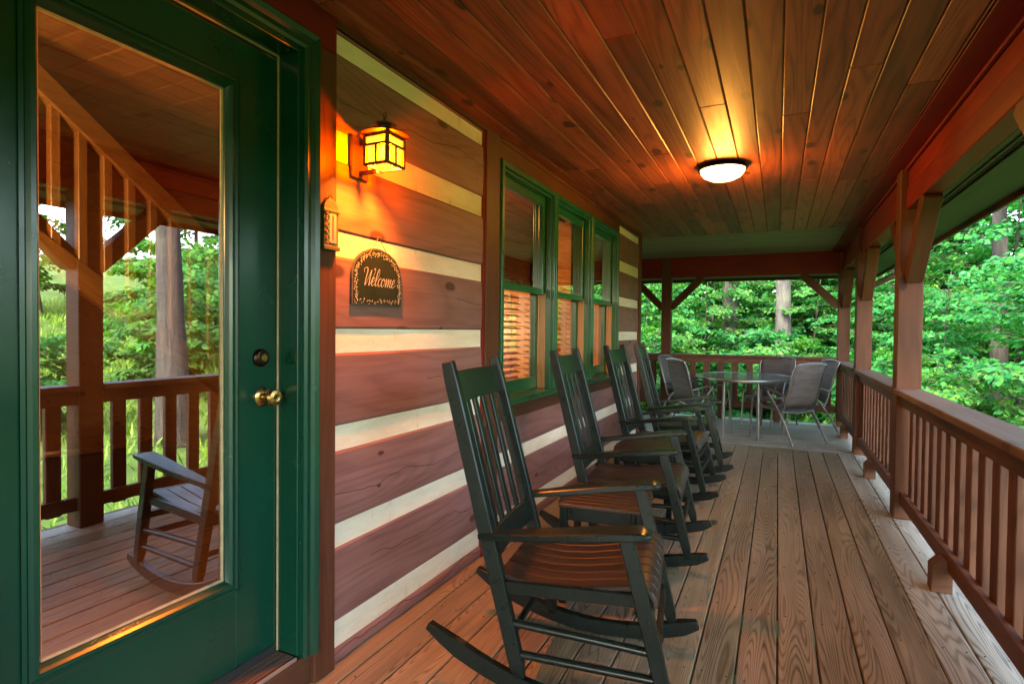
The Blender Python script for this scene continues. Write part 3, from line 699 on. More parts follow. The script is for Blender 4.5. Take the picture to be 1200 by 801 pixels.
# eaves
ev = thing('eave_soffit', 'dark slatted eave soffit with a black vent strip outside the beam', 'soffit', (1.1, 3, 2.17))
abox('soffit_board', ev, (0.907, -4.2, 2.176), (0.944, 9.95, 2.196), M['soffit'], 0.003)
abox('vent_rail', ev, (0.9445, -4.2, 2.166), (0.955, 9.95, 2.19), M['vent'], 0.001)
abox('vent_strip', ev, (0.956, -4.2, 2.184), (0.998, 9.95, 2.192), M['vent'], 0)
abox('soffit_board', ev, (1.010, -4.2, 2.172), (1.30, 9.95, 2.192), M['soffit'], 0.003)
abox('vent_rail', ev, (0.9985, -4.2, 2.166), (1.009, 9.95, 2.19), M['soffit'], 0.001)
abox('fascia', ev, (1.301, -4.2, 2.135), (1.325, 9.95, 2.46), M['trim'], 0.003)
abox('soffit_board', ev, (-6.2, 9.352, 2.176), (0.906, 9.92, 2.196), M['soffit'], 0.003)
abox('fascia', ev, (-6.2, 9.951, 2.135), (1.325, 9.975, 2.46), M['trim'], 0.003)
vb = MB()
for yy in np.arange(2.3, 9.0, 0.035): vb.box((0.957, yy, 2.178), (0.997, yy+0.012, 2.1835))
vb_o = vb.build('vent_louvres', M['soffit'], ev); vb_o['kind'] = 'stuff'
dn = thing('downspout', 'brown downspout with bent elbow beside the corner post', 'downspout', (0.98, 8.95, 0))
MB().tube([(1.36, 8.55, 2.30), (1.36, 8.55, 2.12), (1.33, 8.60, 2.05), (1.10, 8.86, 1.93), (1.00, 8.98, 1.88), (0.985, 9.0, 1.80), (0.985, 9.0, -0.9)], 0.038, 10).build('pipe', M['gutter'], dn, 50)
abox('strap', dn, (0.91, 8.955, 1.30), (1.03, 9.045, 1.33), M['gutter'], 0.002)
gt = thing('gutter', 'brown metal gutter along the outer edge of the eave', 'gutter', (1.38, 3, 2.3))
gp = [(1.327, 2.44), (1.327, 2.31), (1.36, 2.285), (1.41, 2.30), (1.445, 2.36), (1.44, 2.44), (1.432, 2.44), (1.436, 2.362), (1.405, 2.308), (1.36, 2.294), (1.334, 2.315), (1.334, 2.44)]
n = len(gp); mesh('trough', [(x, yy, z) for yy in (-4.2, 9.95) for x, z in gp], [(i, (i+1) % n, n+(i+1) % n, n+i) for i in range(n)] + [tuple(range(n)), tuple(range(n, 2*n))], M['gutter'], gt)

BP = 0.185
def railing(y0, y1, label, foot=True, ph=0.0):
    r = thing('railing', label, 'railing', (0.83, (y0+y1)/2, 0), 0, 'porch railings between the posts')
    abox('top_cap', r, (0.742, y0+0.002, 0.884), (0.918, y1-0.002, 0.922), M['cap'], 0.005)
    abox('top_rail', r, (0.792, y0+0.002, 0.795), (0.829, y1-0.002, 0.8835), M['rail'], 0.004)
    abox('bottom_rail', r, (0.792, y0+0.002, 0.110), (0.829, y1-0.002, 0.198), M['rail'], 0.004)
    y = y0+0.075+ph
    while y < y1-0.09:
        abox('baluster', r, (0.8295, y, 0.090), (0.8675, y+0.088, 0.8835), M['rail'], 0.004); y += BP
    if foot:
        ym = y0+(y1-y0)*0.505
        v = [(0.728, 0.001), (0.815, 0.001), (0.815, 0.1095), (0.7915, 0.1095), (0.7915, 0.172), (0.768, 0.172), (0.728, 0.128)]
        n = len(v); mesh('foot_block', [(x, yy, z) for yy in (ym-0.045, ym+0.045) for x, z in v], [(i, (i+1) % n, n+(i+1) % n, n+i) for i in range(n)] + [tuple(range(n)), tuple(range(n, 2*n))], M['rail'], r)
    return r
railing(-0.30, 2.15, 'brown porch railing mirrored in the door glass')
railing(2.30, 4.79, 'brown porch railing with wide balusters before the cracked post', True, 0.02)
railing(4.938, 7.14, 'brown porch railing between the cracked post and the deck board change')
railing(7.288, 9.20, 'brown porch railing beside the patio chairs, ending at the corner post')
def railing_x(x0, x1, label):
    r = thing('railing', label, 'railing', ((x0+x1)/2, 9.27, 0), 0, 'porch railings between the posts')
    abox('top_cap', r, (x0+0.002, 9.185, 0.930), (x1-0.002, 9.36, 0.966), M['rail'], 0.005)
    abox('top_rail', r, (x0+0.002, 9.235, 0.842), (x1-0.002, 9.272, 0.9295), M['rail'], 0.004)
    abox('bottom_rail', r, (x0+0.002, 9.235, 0.185), (x1-0.002, 9.272, 0.275), M['rail'], 0.004)
    x = x0+0.085
    while x < x1-0.1:
        abox('baluster', r, (x, 9.2725, 0.165), (x+0.088, 9.3105, 0.9295), M['rail'], 0.004); x += 0.206
    for xm in (x0+(x1-x0)*0.33, x0+(x1-x0)*0.67): abox('foot_block', r, (xm-0.045, 9.215, 0.001), (xm+0.045, 9.30, 0.1845), M['rail'], 0.004)
railing_x(-1.535, 0.76, 'brown railing at the porch end behind the patio table')
railing_x(-4.2, -1.68, 'brown railing at the porch end running behind the log wall corner')

# ================================================================ WALL LANTERN
LX, LY, LZ0, LZ1 = -1.385, 1.800, 1.922, 2.038
la = thing('wall_lantern', 'lit mission style wall lantern with amber glass panes', 'lantern', (W, LY, 1.9))
abox('back_plate', la, (W+0.001, LY-0.03, 1.895), (W+0.014, LY+0.07, 2.06), M['iron'], 0.003)
MB().loft([(W+0.013, LY+0.02, 1.918), (LX-0.04, LY+0.01, 1.915)], (0.016, 0.014)).build('arm', M['iron'], la)
MB().loft([(W+0.013, LY+0.02, 2.033), (LX-0.045, LY+0.01, 2.030)], (0.016, 0.014)).build('arm', M['iron'], la)
h = 0.051
fm = MB()
for sx in (-1, 1):
    for sy in (-1, 1): fm.box((LX+sx*h-0.006, LY+sy*h-0.006, LZ0), (LX+sx*h+0.006, LY+sy*h+0.006, LZ1))
for z in (LZ0, LZ0+0.072, LZ1-0.010):
    for s_ in (-1, 1):
        fm.box((LX-h, LY+s_*h-0.0045, z), (LX+h, LY+s_*h+0.0045, z+0.009)); fm.box((LX+s_*h-0.0045, LY-h, z), (LX+s_*h+0.0045, LY+h, z+0.009))
for s_ in (-1, 1):
    fm.box((LX-0.004, LY+s_*h-0.004, LZ0), (LX+0.004, LY+s_*h+0.004, LZ0+0.072)); fm.box((LX+s_*h-0.004, LY-0.004, LZ0), (LX+s_*h+0.004, LY+0.004, LZ0+0.072))
fm.build('frame', M['iron'], la)
for s_ in (-1, 1):
    for (a0, a1, z0, z1) in ((-h+.006, -.004, LZ0+.009, LZ0+.072), (.004, h-.006, LZ0+.009, LZ0+.072), (-h+.006, h-.006, LZ0+.081, LZ1-.010)):
        mesh('pane', [(LX+a0, LY+s_*h, z0), (LX+a1, LY+s_*h, z0), (LX+a1, LY+s_*h, z1), (LX+a0, LY+s_*h, z1)], [(0, 1, 2, 3)], M['amber'], la)
        mesh('pane', [(LX+s_*h, LY+a0, z0), (LX+s_*h, LY+a1, z0), (LX+s_*h, LY+a1, z1), (LX+s_*h, LY+a0, z1)], [(0, 1, 2, 3)], M['amber'], la)
MB().lathe([(0.078, 0.000), (0.092, 0.003), (0.089, 0.008), (0.058, 0.018), (0.030, 0.024), (0.024, 0.025), (0.024, 0.044)], 36, (LX, LY, LZ1+0.001)).build('roof', M['iron'], la, 35)
MB().lathe([(0.046, 0.0), (0.047, 0.003), (0.030, 0.012), (0.012, 0.018), (0.006, 0.020), (0.006, 0.026), (0.008, 0.029), (0.0, 0.035)], 32, (LX, LY, LZ1+0.042)).build('cap', M['iron'], la, 35)
MB().tube([(LX+0.008*math.cos(a), LY, LZ1+0.084+0.008*math.sin(a)) for a in np.linspace(0, 2*math.pi, 15)], 0.0022, 6).build('ring', M['iron'], la, 50)
MB().lathe([(0.0, -0.012), (0.016, -0.004), (0.020, 0.012), (0.014, 0.034), (0.010, 0.05), (0.0, 0.05)], 16, (LX, LY, LZ0+0.045)).build('bulb', M['bulb'], la, 50)
pointlight('lantern_glow', (LX, LY, LZ0+0.05), (1.0, 0.21, 0.022), 13.0, 0.02, la)

# ================================================================ CEILING LIGHT
cl = thing('ceiling_light', 'lit round flush dome lamp on the plank ceiling', 'ceiling light', (-0.37, 4.24, CZ))
MB().lathe([(0.125, -0.001), (0.150, -0.004), (0.163, -0.030), (0.160, -0.036), (0.148, -0.034)], 40, (-0.37, 4.24, CZ)).build('base_ring', M['bronze'], cl, 35)
MB().lathe([(0.147, -0.032), (0.142, -0.050), (0.122, -0.075), (0.085, -0.094), (0.040, -0.103), (0.0, -0.105)], 40, (-0.37, 4.24, CZ)).build('dome', M['dome'], cl, 60)
pointlight('dome_glow', (-0.37, 4.24, CZ-0.15), (1.0, 0.40, 0.07), 4.0, 0.09, cl)

# ================================================================ WELCOME SIGN
sg = thing('welcome_sign', 'arched slate sign reading Welcome hung on a wire', 'sign', (W+0.012, 1.936, 1.395))
sy0, sy1, sz0, szs, szt = 1.772, 2.100, 1.397, 1.515, 1.634
out = [(sy0, sz0), (sy1, sz0)] + [((sy0+sy1)/2+(sy1-sy0)/2*math.cos(a), szs+(szt-szs)*math.sin(a)) for a in np.linspace(0, math.pi, 26)]
rr = random.Random(3)
out = [(y+rr.uniform(-.0018, .0018), z+rr.uniform(-.0018, .0018)) for y, z in out]
n = len(out)
mesh('slate', [(W+0.004, y, z) for y, z in out] + [(W+0.013, y, z) for y, z in out], [tuple(range(n)), tuple(range(n, 2*n))] + [(i, (i+1) % n, n+(i+1) % n, n+i) for i in range(n)], M['slate_edge'], sg)
cyy, czz = (sy0+sy1)/2, 1.50
ins = [(cyy+(y-cyy)*0.955, czz+(z-czz)*0.95) for y, z in out]
mesh('face', [(W+0.0142, y, z) for y, z in ins], [tuple(range(n))], M['slate'], sg)
def ribbon(mb, pts, w0, x, sub=6):
    P = [np.array(p, float) for p in pts]; Q = []
    E = [2*P[0]-P[1]] + P + [2*P[-1]-P[-2]]
    for i in range(1, len(E)-2):
        for t in np.linspace(0, 1, sub, endpoint=False):
            a, b, c, d = E[i-1], E[i], E[i+1], E[i+2]
            Q.append(0.5*((2*b)+(c-a)*t+(2*a-5*b+4*c-d)*t*t+(3*b-a-3*c+d)*t**3))
    Q.append(P[-1]); v = []
    for i, q in enumerate(Q):
        d = Q[min(i+1, len(Q)-1)]-Q[max(i-1, 0)]; L = math.hypot(*d) or 1
        nrm = np.array([-d[1], d[0]])/L
        w = w0*(0.55+0.75*max(0.0, -d[1]/L))          # thick downstrokes
        v += [(x, *(q+nrm*w/2)), (x, *(q-nrm*w/2))]
    mb.add(v, [(2*i, 2*i+1, 2*i+3, 2*i+2) for i in range(len(Q)-1)])
tx = MB()
def stroke(pts, ox, oy, s):
    ribbon(tx, [(ox+(px+0.34*pz)*s, oy+pz*s) for px, pz in pts], 0.0036, W+0.0152)
bs, sc = 1.478, 0.0375
stroke([(-0.45, 1.35), (-0.62, 1.75), (-0.2, 1.95), (0.0, 1.6), (-0.02, 0.9), (0.05, 0.0), (0.35, 0.8), (0.62, 1.75), (0.62, 0.9), (0.70, 0.0), (1.0, 0.7), (1.25, 1.5), (1.2, 1.95), (1.0, 1.8)], 1.846, bs, sc)
e = [(0, 0.28), (0.42, 0.62), (0.36, 0.95), (0.12, 0.80), (0.05, 0.30), (0.25, 0.0), (0.62, 0.30)]
stroke(e, 1.846+1.02*sc, bs, sc)
stroke([(0, 0.28), (0.40, 1.2), (0.34, 1.9), (0.12, 1.6), (0.08, 0.4), (0.22, 0.0), (0.52, 0.30)], 1.846+1.62*sc, bs, sc)
stroke([(0.48, 0.78), (0.30, 0.95), (0.06, 0.7), (0.05, 0.25), (0.25, 0.0), (0.60, 0.30)], 1.846+2.14*sc, bs, sc)
stroke([(0.35, 0.95), (0.08, 0.75), (0.06, 0.2), (0.30, 0.0), (0.55, 0.35), (0.48, 0.85), (0.30, 0.92), (0.45, 0.72), (0.85, 0.75)], 1.846+2.70*sc, bs, sc)
stroke([(0.0, 0.85), (0.12, 0.90), (0.12, 0.0), (0.35, 0.75), (0.52, 0.90), (0.50, 0.0), (0.75, 0.75), (0.92, 0.90), (0.88, 0.2), (1.0, 0.0), (1.25, 0.30)], 1.846+3.42*sc, bs, sc)
stroke(e[:-1]+[(0.75, 0.35)], 1.846+4.62*sc, bs, sc)
tx.build('lettering', M['white'], sg)
fl = MB()
def petal(y, z, a, L, w):
    c, s = math.cos(a), math.sin(a)
    fl.add([(W+0.0150, y, z), (W+0.0150, y+c*L/2-s*w, z+s*L/2+c*w), (W+0.0150, y+c*L, z+s*L), (W+0.0150, y+c*L/2+s*w, z+s*L/2-c*w)], [(0, 1, 2, 3)])
for i in range(n):
    for t in (0.0, 0.33, 0.66):
        a_, b_ = out[i], out[(i+1) % n]
        if i in (0, n-1, 1) and False: continue
        seg = 1 if math.hypot(b_[0]-a_[0], b_[1]-a_[1]) < 0.05 else 7
        for q in range(seg):
            tt = (t+q)/seg if seg > 1 else t
            y = a_[0]+(b_[0]-a_[0])*tt; z = a_[1]+(b_[1]-a_[1])*tt
            y = cyy+(y-cyy)*0.86; z = czz+(z-czz)*0.83
            for w_ in range(2): petal(y+rr.uniform(-.008, .008), z+rr.uniform(-.007, .007), rr.uniform(0, 6.28), rr.uniform(.006, .012), rr.uniform(.0014, .0028))
fl.build('floral_border', M['white'], sg)
MB().tube([(W+0.016, 1.872, 1.603), (W+0.012, 1.938, 1.684), (W+0.016, 2.004, 1.603)], 0.0018, 5).build('wire', M['string'], sg)
for yy in (1.872, 2.004): MB().lathe([(0.0, 0.018), (0.005, 0.016), (0.005, 0.012)], 8, (W, yy, 1.598), 'x').build('eyelet', M['bronze'], sg)
nl = MB().lathe([(0.0, 0.022), (0.006, 0.021), (0.006, 0.018), (0.0025, 0.017), (0.0025, -0.01)], 8, (W, 1.938, 1.683), 'x').build('nail', M['nail'], sg)

# ================================================================ SMALL PLAQUE (thermometer)
th = thing('thermometer_plaque', 'small arched gilt thermometer plaque with painted flowers on the trim', 'thermometer', (W+0.02, 1.637, 1.6))
ty, tb, tt_ = 1.637, 1.598, 1.772
oo = [(ty-0.036, tb), (ty+0.036, tb), (ty+0.036, tt_-0.036)] + [(ty+0.036*math.cos(a), tt_-0.03+0.036*math.sin(a)) for a in np.linspace(0.2, math.pi-0.2, 10)] + [(ty-0.036, tt_-0.036)]
n = len(oo); X0 = W+0.0185
mesh('body', [(X0, y, z) for y, z in oo] + [(X0+0.014, y, z) for y, z in oo], [tuple(range(n)), tuple(range(n, 2*n))] + [(i, (i+1) % n, n+(i+1) % n, n+i) for i in range(n)], M['gold'], th)
abox('scale', th, (X0+0.0145, ty-0.012, tb+0.018), (X0+0.0165, ty+0.024, tt_-0.045), M['plaque_white'], 0.0005)
abox('glass_tube', th, (X0+0.0167, ty+0.004, tb+0.03), (X0+0.0185, ty+0.0075, tt_-0.055), M['plaque_red'], 0.0005)
abox('ledge', th, (X0, ty-0.041, tb-0.008), (X0+0.020, ty+0.041, tb+0.006), M['gold'], 0.001)
abox('ledge', th, (X0, ty-0.041, tt_-0.044), (X0+0.019, ty+0.041, tt_-0.034), M['gold'], 0.001)
for i in range(16):
    a = i*0.7; yy = ty-0.022+0.006*math.sin(i*1.9); zz = tb+0.016+i*0.0072
    MB().lathe([(0.0, 0.0), (0.005, 0.001), (0.0035, 0.004), (0.0, 0.005)], 7, (X0+0.0145, yy, zz), 'x').build('flower' if i % 3 == 0 else 'leaf', M['plaque_red'] if i % 3 == 0 else M['plaque_green'], th)
MB().tube([(X0+0.008, ty+0.01*math.cos(a), tt_+0.010+0.010*math.sin(a)) for a in np.linspace(0, math.pi*2, 12)], 0.0018, 5).build('hanger', M['bronze'], th)

# ================================================================ ROCKING CHAIRS
def make_rocker():
    t = thing('rocking_chair', '', 'rocking chair', (0, 0, 0), 0, 'black slatted rocking chairs along the log wall')
    c = M['chair']
    def px(z): return -0.24-(z-0.06)*0.259                 # rear post line
    for s in (-1, 1):
        ys = lambda z: s*(0.262-0.004*(z))
        MB().loft([(px(0.065), ys(.06), 0.065), (px(0.13), ys(.13), 0.13), (px(0.5), ys(.5), 0.5), (px(1.10), ys(1.1), 1.10), (px(1.185), ys(1.18), 1.185)],
                  [(0.024, 0.028), (0.040, 0.05), (0.042, 0.056), (0.040, 0.05), (0.036, 0.042)]).build('back_post', c, t, bev=0.004)
        MB().loft([(0.262, s*0.292, 0.065), (0.247, s*0.293, 0.13), (0.19, s*0.296, 0.36), (0.116, s*0.30, 0.640)],
                  [(0.024, 0.026), (0.042, 0.046), (0.044, 0.050), (0.040, 0.046)]).build('leg', c, t, bev=0.004)
        # rocker
        pts = []; sz = []
        for x in np.linspace(-0.60, 0.36, 17):
            pts.append((x, s*(0.277+0.03*(x)), 0.5*(x-0.0)**2/0.98+0.030)); k = min(1, (x+0.62)/0.12, (0.39-x)/0.09); sz.append((0.034, 0.020+0.040*max(0, min(1, k))))
        MB().loft(pts, sz).build('rocker', c, t, sm=45, bev=0.003)
        # arm: narrow at the back, paddle at the front
        pts = [(-0.40, s*0.268, 0.568), (-0.30, s*0.278, 0.583), (-0.15, s*0.293, 0.606), (0.0, s*0.303, 0.630), (0.10, s*0.307, 0.645), (0.165, s*0.308, 0.652), (0.192, s*0.308, 0.650), (0.202, s*0.308, 0.644)]
        MB().loft(pts, [(0.040, 0.022), (0.060, 0.024), (0.082, 0.026), (0.092, 0.027), (0.096, 0.027), (0.094, 0.026), (0.080, 0.020), (0.056, 0.010)]).build('arm', c, t, sm=45, bev=0.004)
        # side rails and rods
        MB().loft([(px(.40)+.01, s*0.255, 0.392), (0.175, s*0.285, 0.425)], (0.022, 0.045)).build('seat_rail', c, t, bev=0.003)
        for (za, zb) in ((0.272, 0.262), (0.165, 0.175)):
            MB().tube([(px(za), s*0.262, za), (0.0, s*0.279, (za+zb)/2), (0.262-(zb-0.065)*0.254, s*0.294, zb)], 0.0145, 8).build('stretcher', c, t, sm=50)
    for (x, z) in ((0.262-(0.335-.065)*.254, 0.335), (0.262-(0.235-.065)*.254, 0.235)):
        MB().loft([(x, -0.29, z), (x, 0.29, z)], (0.022, 0.034), side=(1, 0, 0)).build('stretcher', c, t, bev=0.003)
    MB().tube([(px(.22), -0.26, 0.22), (px(.22), 0.26, 0.22)], 0.014, 8).build('stretcher', c, t, sm=50)
    # seat slats, front to back, dished and rolled over the front
    prof = [(-0.335, 0.432), (-0.26, 0.418), (-0.16, 0.413), (-0.05, 0.423), (0.05, 0.442), (0.13, 0.457), (0.175, 0.458), (0.200, 0.448), (0.213, 0.426), (0.214, 0.405)]
    for i in range(8):
        f0 = (i-3.5)/8
        pts = [(x, f0*(0.505+0.07*(x+0.33)/0.54), z-0.004*(1-(f0*2)**2)) for x, z in prof]
        MB().loft(pts, [((0.505+0.07*(x+0.33)/0.54)/8-0.007, 0.016) for x, z in prof]).build('seat_slat', M['seat'], t, sm=45, bev=0.0025)
    MB().loft([(0.185, -0.275, 0.415), (0.185, 0.275, 0.415)], (0.03, 0.045), side=(1, 0, 0)).build('seat_rail', c, t, bev=0.003)
    MB().loft([(px(.40)+.012, -0.245, 0.388), (px(.40)+.012, 0.245, 0.388)], (0.024, 0.05), side=(1, 0, 0)).build('seat_rail', c, t, bev=0.003)
    # head rail and lower back rail, slightly bowed
    def bow(y): return -0.016*(1-(y/0.24)**2)
    dirz = Vector((-0.259, 0, 1)).normalized()
    for nm, zc, hh in (('head_rail', 1.088, 0.118), ('back_rail', 0.515, 0.095)):
        ys = np.linspace(-0.240, 0.240, 9)
        MB().loft([(px(zc)+bow(y), y, zc) for y in ys], (hh, 0.020), side=dirz).build(nm, c, t, sm=45, bev=0.003)
    for i in range(4):
        y = (i-1.5)*0.0925
        MB().loft([(px(0.53)+bow(y), y, 0.53), (px(1.05)+bow(y), y, 1.05)], (0.038, 0.012), side=(0, 1, 0)).build('back_slat', c, t, bev=0.002)
    return t
rk = make_rocker()
chairs = [(-0.595, 2.115, R(8), 'black slatted rocking chair nearest the green door'),
          (-0.700, 3.480, R(4), 'second black rocking chair along from the door, under the windows'),
          (-0.740, 4.810, R(-1), 'third black rocking chair along from the door, under the windows'),
          (-0.730, 5.770, R(5), 'fourth black rocking chair from the door, nearest the patio set')]
for i, (x, y, a, lab) in enumerate(chairs):
    o = rk if i == 0 else copy_tree(rk)
    o.location = (x, y, 0.001); o.rotation_euler = (0, 0, a); o['label'] = lab

# ================================================================ SLATTED SIDE TABLES
def make_side():
    t = thing('side_table', '', 'side table', (0, 0, 0), 0, 'dark slatted side tables between the rocking chairs')
    L, Wd, H = 0.44, 0.42, 0.485
    for i in range(8):
        y = (i-3.5)*Wd/8; k = 1-0.10*abs((i-3.5)/3.5)**2
        abox('slat', t, (-L/2*k, y-Wd/16+0.003, H-0.018), (L/2*k, y+Wd/16-0.003, H), M['seat'], 0.003)
    for s in (-1, 1):
        abox('apron', t, (s*0.15-0.011, -Wd/2+0.03, H-0.085), (s*0.15+0.011, Wd/2-0.03, H-0.0185), M['chair'], 0.003)
        abox('stretcher', t, (s*0.15-0.010, -0.16, 0.12), (s*0.15+0.010, 0.16, 0.155), M['chair'], 0.003)
        for q in (-1, 1): abox('leg', t, (s*0.15-0.018+s*0.0295, q*0.17-0.018, 0.001), (s*0.15+0.018+s*0.0295, q*0.17+0.018, H-0.019), M['chair'], 0.003)
    for q in (-1, 1): abox('apron', t, (-0.138, q*0.172-0.011, H-0.085), (0.138, q*0.172+0.011, H-0.0185), M['chair'], 0.003)
    return t
sd = make_side()
for i, (x, y, a, lab) in enumerate([(-0.76, 2.775, R(7), 'dark slatted side table next to the rocking chair nearest the door'), (-0.84, 4.13, R(3), 'dark slatted side table between the second and third rocking chairs')]):
    o = sd if i == 0 else copy_tree(sd)
    o.location = (x, y, 0.0); o.rotation_euler = (0, 0, a); o['label'] = lab

# ================================================================ PATIO SET
TX, TY, TR = -0.40, 8.14, 0.60
TM = Matrix.Translation((TX, TY, 0.012)) @ Matrix.Diagonal((1, 1.32, 1, 1))
pt = thing('patio_table', 'oval glass topped patio table with metal legs', 'patio table', (TX, TY, 0))
MB().lathe([(0.0, 0.714), (TR-0.012, 0.714), (TR-0.010, 0.720), (0.0, 0.720)], 56).build('glass_top', M['glasst'], pt, 35, TM)
MB().lathe([(TR-0.03, 0.690), (TR, 0.694), (TR+0.004, 0.712), (TR, 0.724), (TR-0.010, 0.7245), (TR-0.014, 0.713), (TR-0.03, 0.712), (TR-0.03, 0.690)], 56).build('rim', M['steel'], pt, 40, TM)
for q in range(4):
    a = R((-68, 68, 112, 248)[q]); c_, s_ = math.cos(a), math.sin(a)
    MB().tube([(TX+c_*0.52, TY+s_*0.62, 0.715), (TX+c_*0.53, TY+s_*0.64, 0.35), (TX+c_*0.54, TY+s_*0.66, 0.002)], 0.019, 10).build('leg', M['steel'], pt, 50)
    b_ = a+math.pi/4
MB().tube([(TX+0.52*math.cos(a), TY+0.62*math.sin(a), 0.70) for a in np.linspace(0, 2*math.pi, 33)], 0.010, 6).build('ring_brace', M['steel'], pt, 50)
MB().lathe([(0.024, 0.712), (0.030, 0.724), (0.02, 0.727), (0.0, 0.727)], 16, (TX, TY, 0.012)).build('umbrella_cap', M['steel'], pt, 40)
def make_patio():
    t = thing('patio_chair', '', 'patio chair', (0, 0, 0), 0, 'grey sling patio chairs round the glass table')
    m = M['steel']; r = 0.0125
    for s in (-1, 1):
        y = s*0.265
        # front leg sweeping up into the arm and back to the upright
        MB().tube([(0.30, y, 0.002), (0.285, y, 0.25), (0.262, y, 0.50), (0.235, y, 0.58), (0.18, y, 0.625), (0.08, y, 0.635), (-0.05, y, 0.615), (-0.16, y, 0.585), (-0.243, y*0.92, 0.560)], r, 8).build('arm_leg', m, t, 60)
        MB().tube([(-0.36, y*1.02, 0.002), (-0.25, y, 0.22), (-0.13, y*0.98, 0.40), (0.02, y*0.985, 0.575), (0.03, y*0.99, 0.61)], r, 8).build('leg', m, t, 60)
        MB().tube([(0.25, y*0.90, 0.395), (0.22, y*0.90, 0.412), (0.0, y*0.90, 0.398), (-0.16, y*0.90, 0.385), (-0.205, y*0.90, 0.41), (-0.235, y*0.90, 0.52), (-0.33, y*0.90, 0.86), (-0.365, y*0.86, 0.93)], r, 8).build('side_rail', m, t, 60)
    MB().tube([(-0.365, -0.228, 0.93), (-0.372, -0.12, 0.948), (-0.374, 0, 0.953), (-0.372, 0.12, 0.948), (-0.365, 0.228, 0.93)], r, 8).build('top_bar', m, t, 60)
    for (x, z) in ((0.235, 0.390), (-0.19, 0.372)): MB().tube([(x, -0.25, z), (x-0.0, 0, z-0.02), (x, 0.25, z)], 0.010, 8).build('cross_bar', m, t, 60)
    def sheet(nm, prof, wd):
        v = []; f = []; K = 9
        for (x, z) in prof:
            for k in range(K):
                q = k/(K-1)*2-1; v.append((x-(0.012*(1-q*q) if nm == 'sling_back' else 0), q*wd, z-(0.016*(1-q*q) if nm == 'sling_seat' else 0)))
        for i in range(len(prof)-1):
            for k in range(K-1): f.append((i*K+k, i*K+k+1, (i+1)*K+k+1, (i+1)*K+k))
        o = mesh(nm, v, f, M['sling'], t, 50); md = o.modifiers.new('thick', 'SOLIDIFY'); md.thickness = 0.004; md.offset = 0
    sheet('sling_seat', [(0.25, 0.392), (0.22, 0.410), (0.1, 0.405), (0.0, 0.398), (-0.16, 0.386), (-0.19, 0.395)], 0.236)
    sheet('sling_back', [(-0.205, 0.415), (-0.235, 0.52), (-0.28, 0.69), (-0.33, 0.86), (-0.362, 0.925), (-0.368, 0.942)], 0.234)
    return t
pc = make_patio()
def face(dx, dy): return math.atan2(dy, dx)
pchairs = [(0.10, 7.74, face(-0.72, 0.69), 'grey sling patio chair with its back to the rocking chairs, beside the railing'),
           (0.30, 8.52, face(-0.93, -0.35), 'grey sling patio chair tucked against the railing by the corner post'),
           (-0.10, 8.84, face(-0.30, -0.95), 'grey sling patio chair facing the rocking chairs across the glass table'),
           (-0.93, 7.93, face(0.80, 0.60), 'brown-looking sling patio chair next to the last rocking chair, back turned'),
           (-1.17, 8.60, face(0.92, -0.25), 'pale grey sling patio chair in front of the far porch post')]
for i, (x, y, a, lab) in enumerate(pchairs):
    o = pc if i == 0 else copy_tree(pc)
    o.location = (x, y, 0.001); o.rotation_euler = (0, 0, a); o['label'] = lab

# ================================================================ TREES
def leaf_arrays(P, D, N, L, Wd, curl=0.25):
    """P base points, D directions, N normals, L lengths, Wd widths -> 6-vertex folded leaves"""
    S = np.cross(D, N); S /= np.linalg.norm(S, axis=1, keepdims=True)+1e-9; N = np.cross(S, D)
    l = L[:, None]; w = Wd[:, None]
    a = P; b = P+D*l*0.38+S*w*0.5-N*w*curl*0.4; c = P+D*l*0.38-S*w*0.5-N*w*curl*0.4; m = P+D*l*0.45
    tip = P+D*l-N*l*curl*0.35
    V = np.stack([a, b, tip, c, m], 1).reshape(-1, 3)
    k = len(P); o = np.arange(k)[:, None]*5
    F = np.concatenate([o+np.array([[0, 1, 4]]), o+np.array([[1, 2, 4]]), o+np.array([[4, 2, 3]]), o+np.array([[0, 4, 3]])], 1).reshape(-1, 3)
    return V, F
def fast_mesh(name, V, F):
    me = bpy.data.meshes.new(name); me.vertices.add(len(V)); me.vertices.foreach_set('co', V.astype(np.float32).ravel())
    me.loops.add(F.size); me.loops.foreach_set('vertex_index', F.astype(np.int32).ravel())
    me.polygons.add(len(F)); me.polygons.foreach_set('loop_start', np.arange(len(F), dtype=np.int32)*3)
    me.polygons.foreach_set('loop_total', np.full(len(F), 3, np.int32)); me.update(calc_edges=True); return me
def norm(a): return a/(np.linalg.norm(a, axis=-1, keepdims=True)+1e-9)
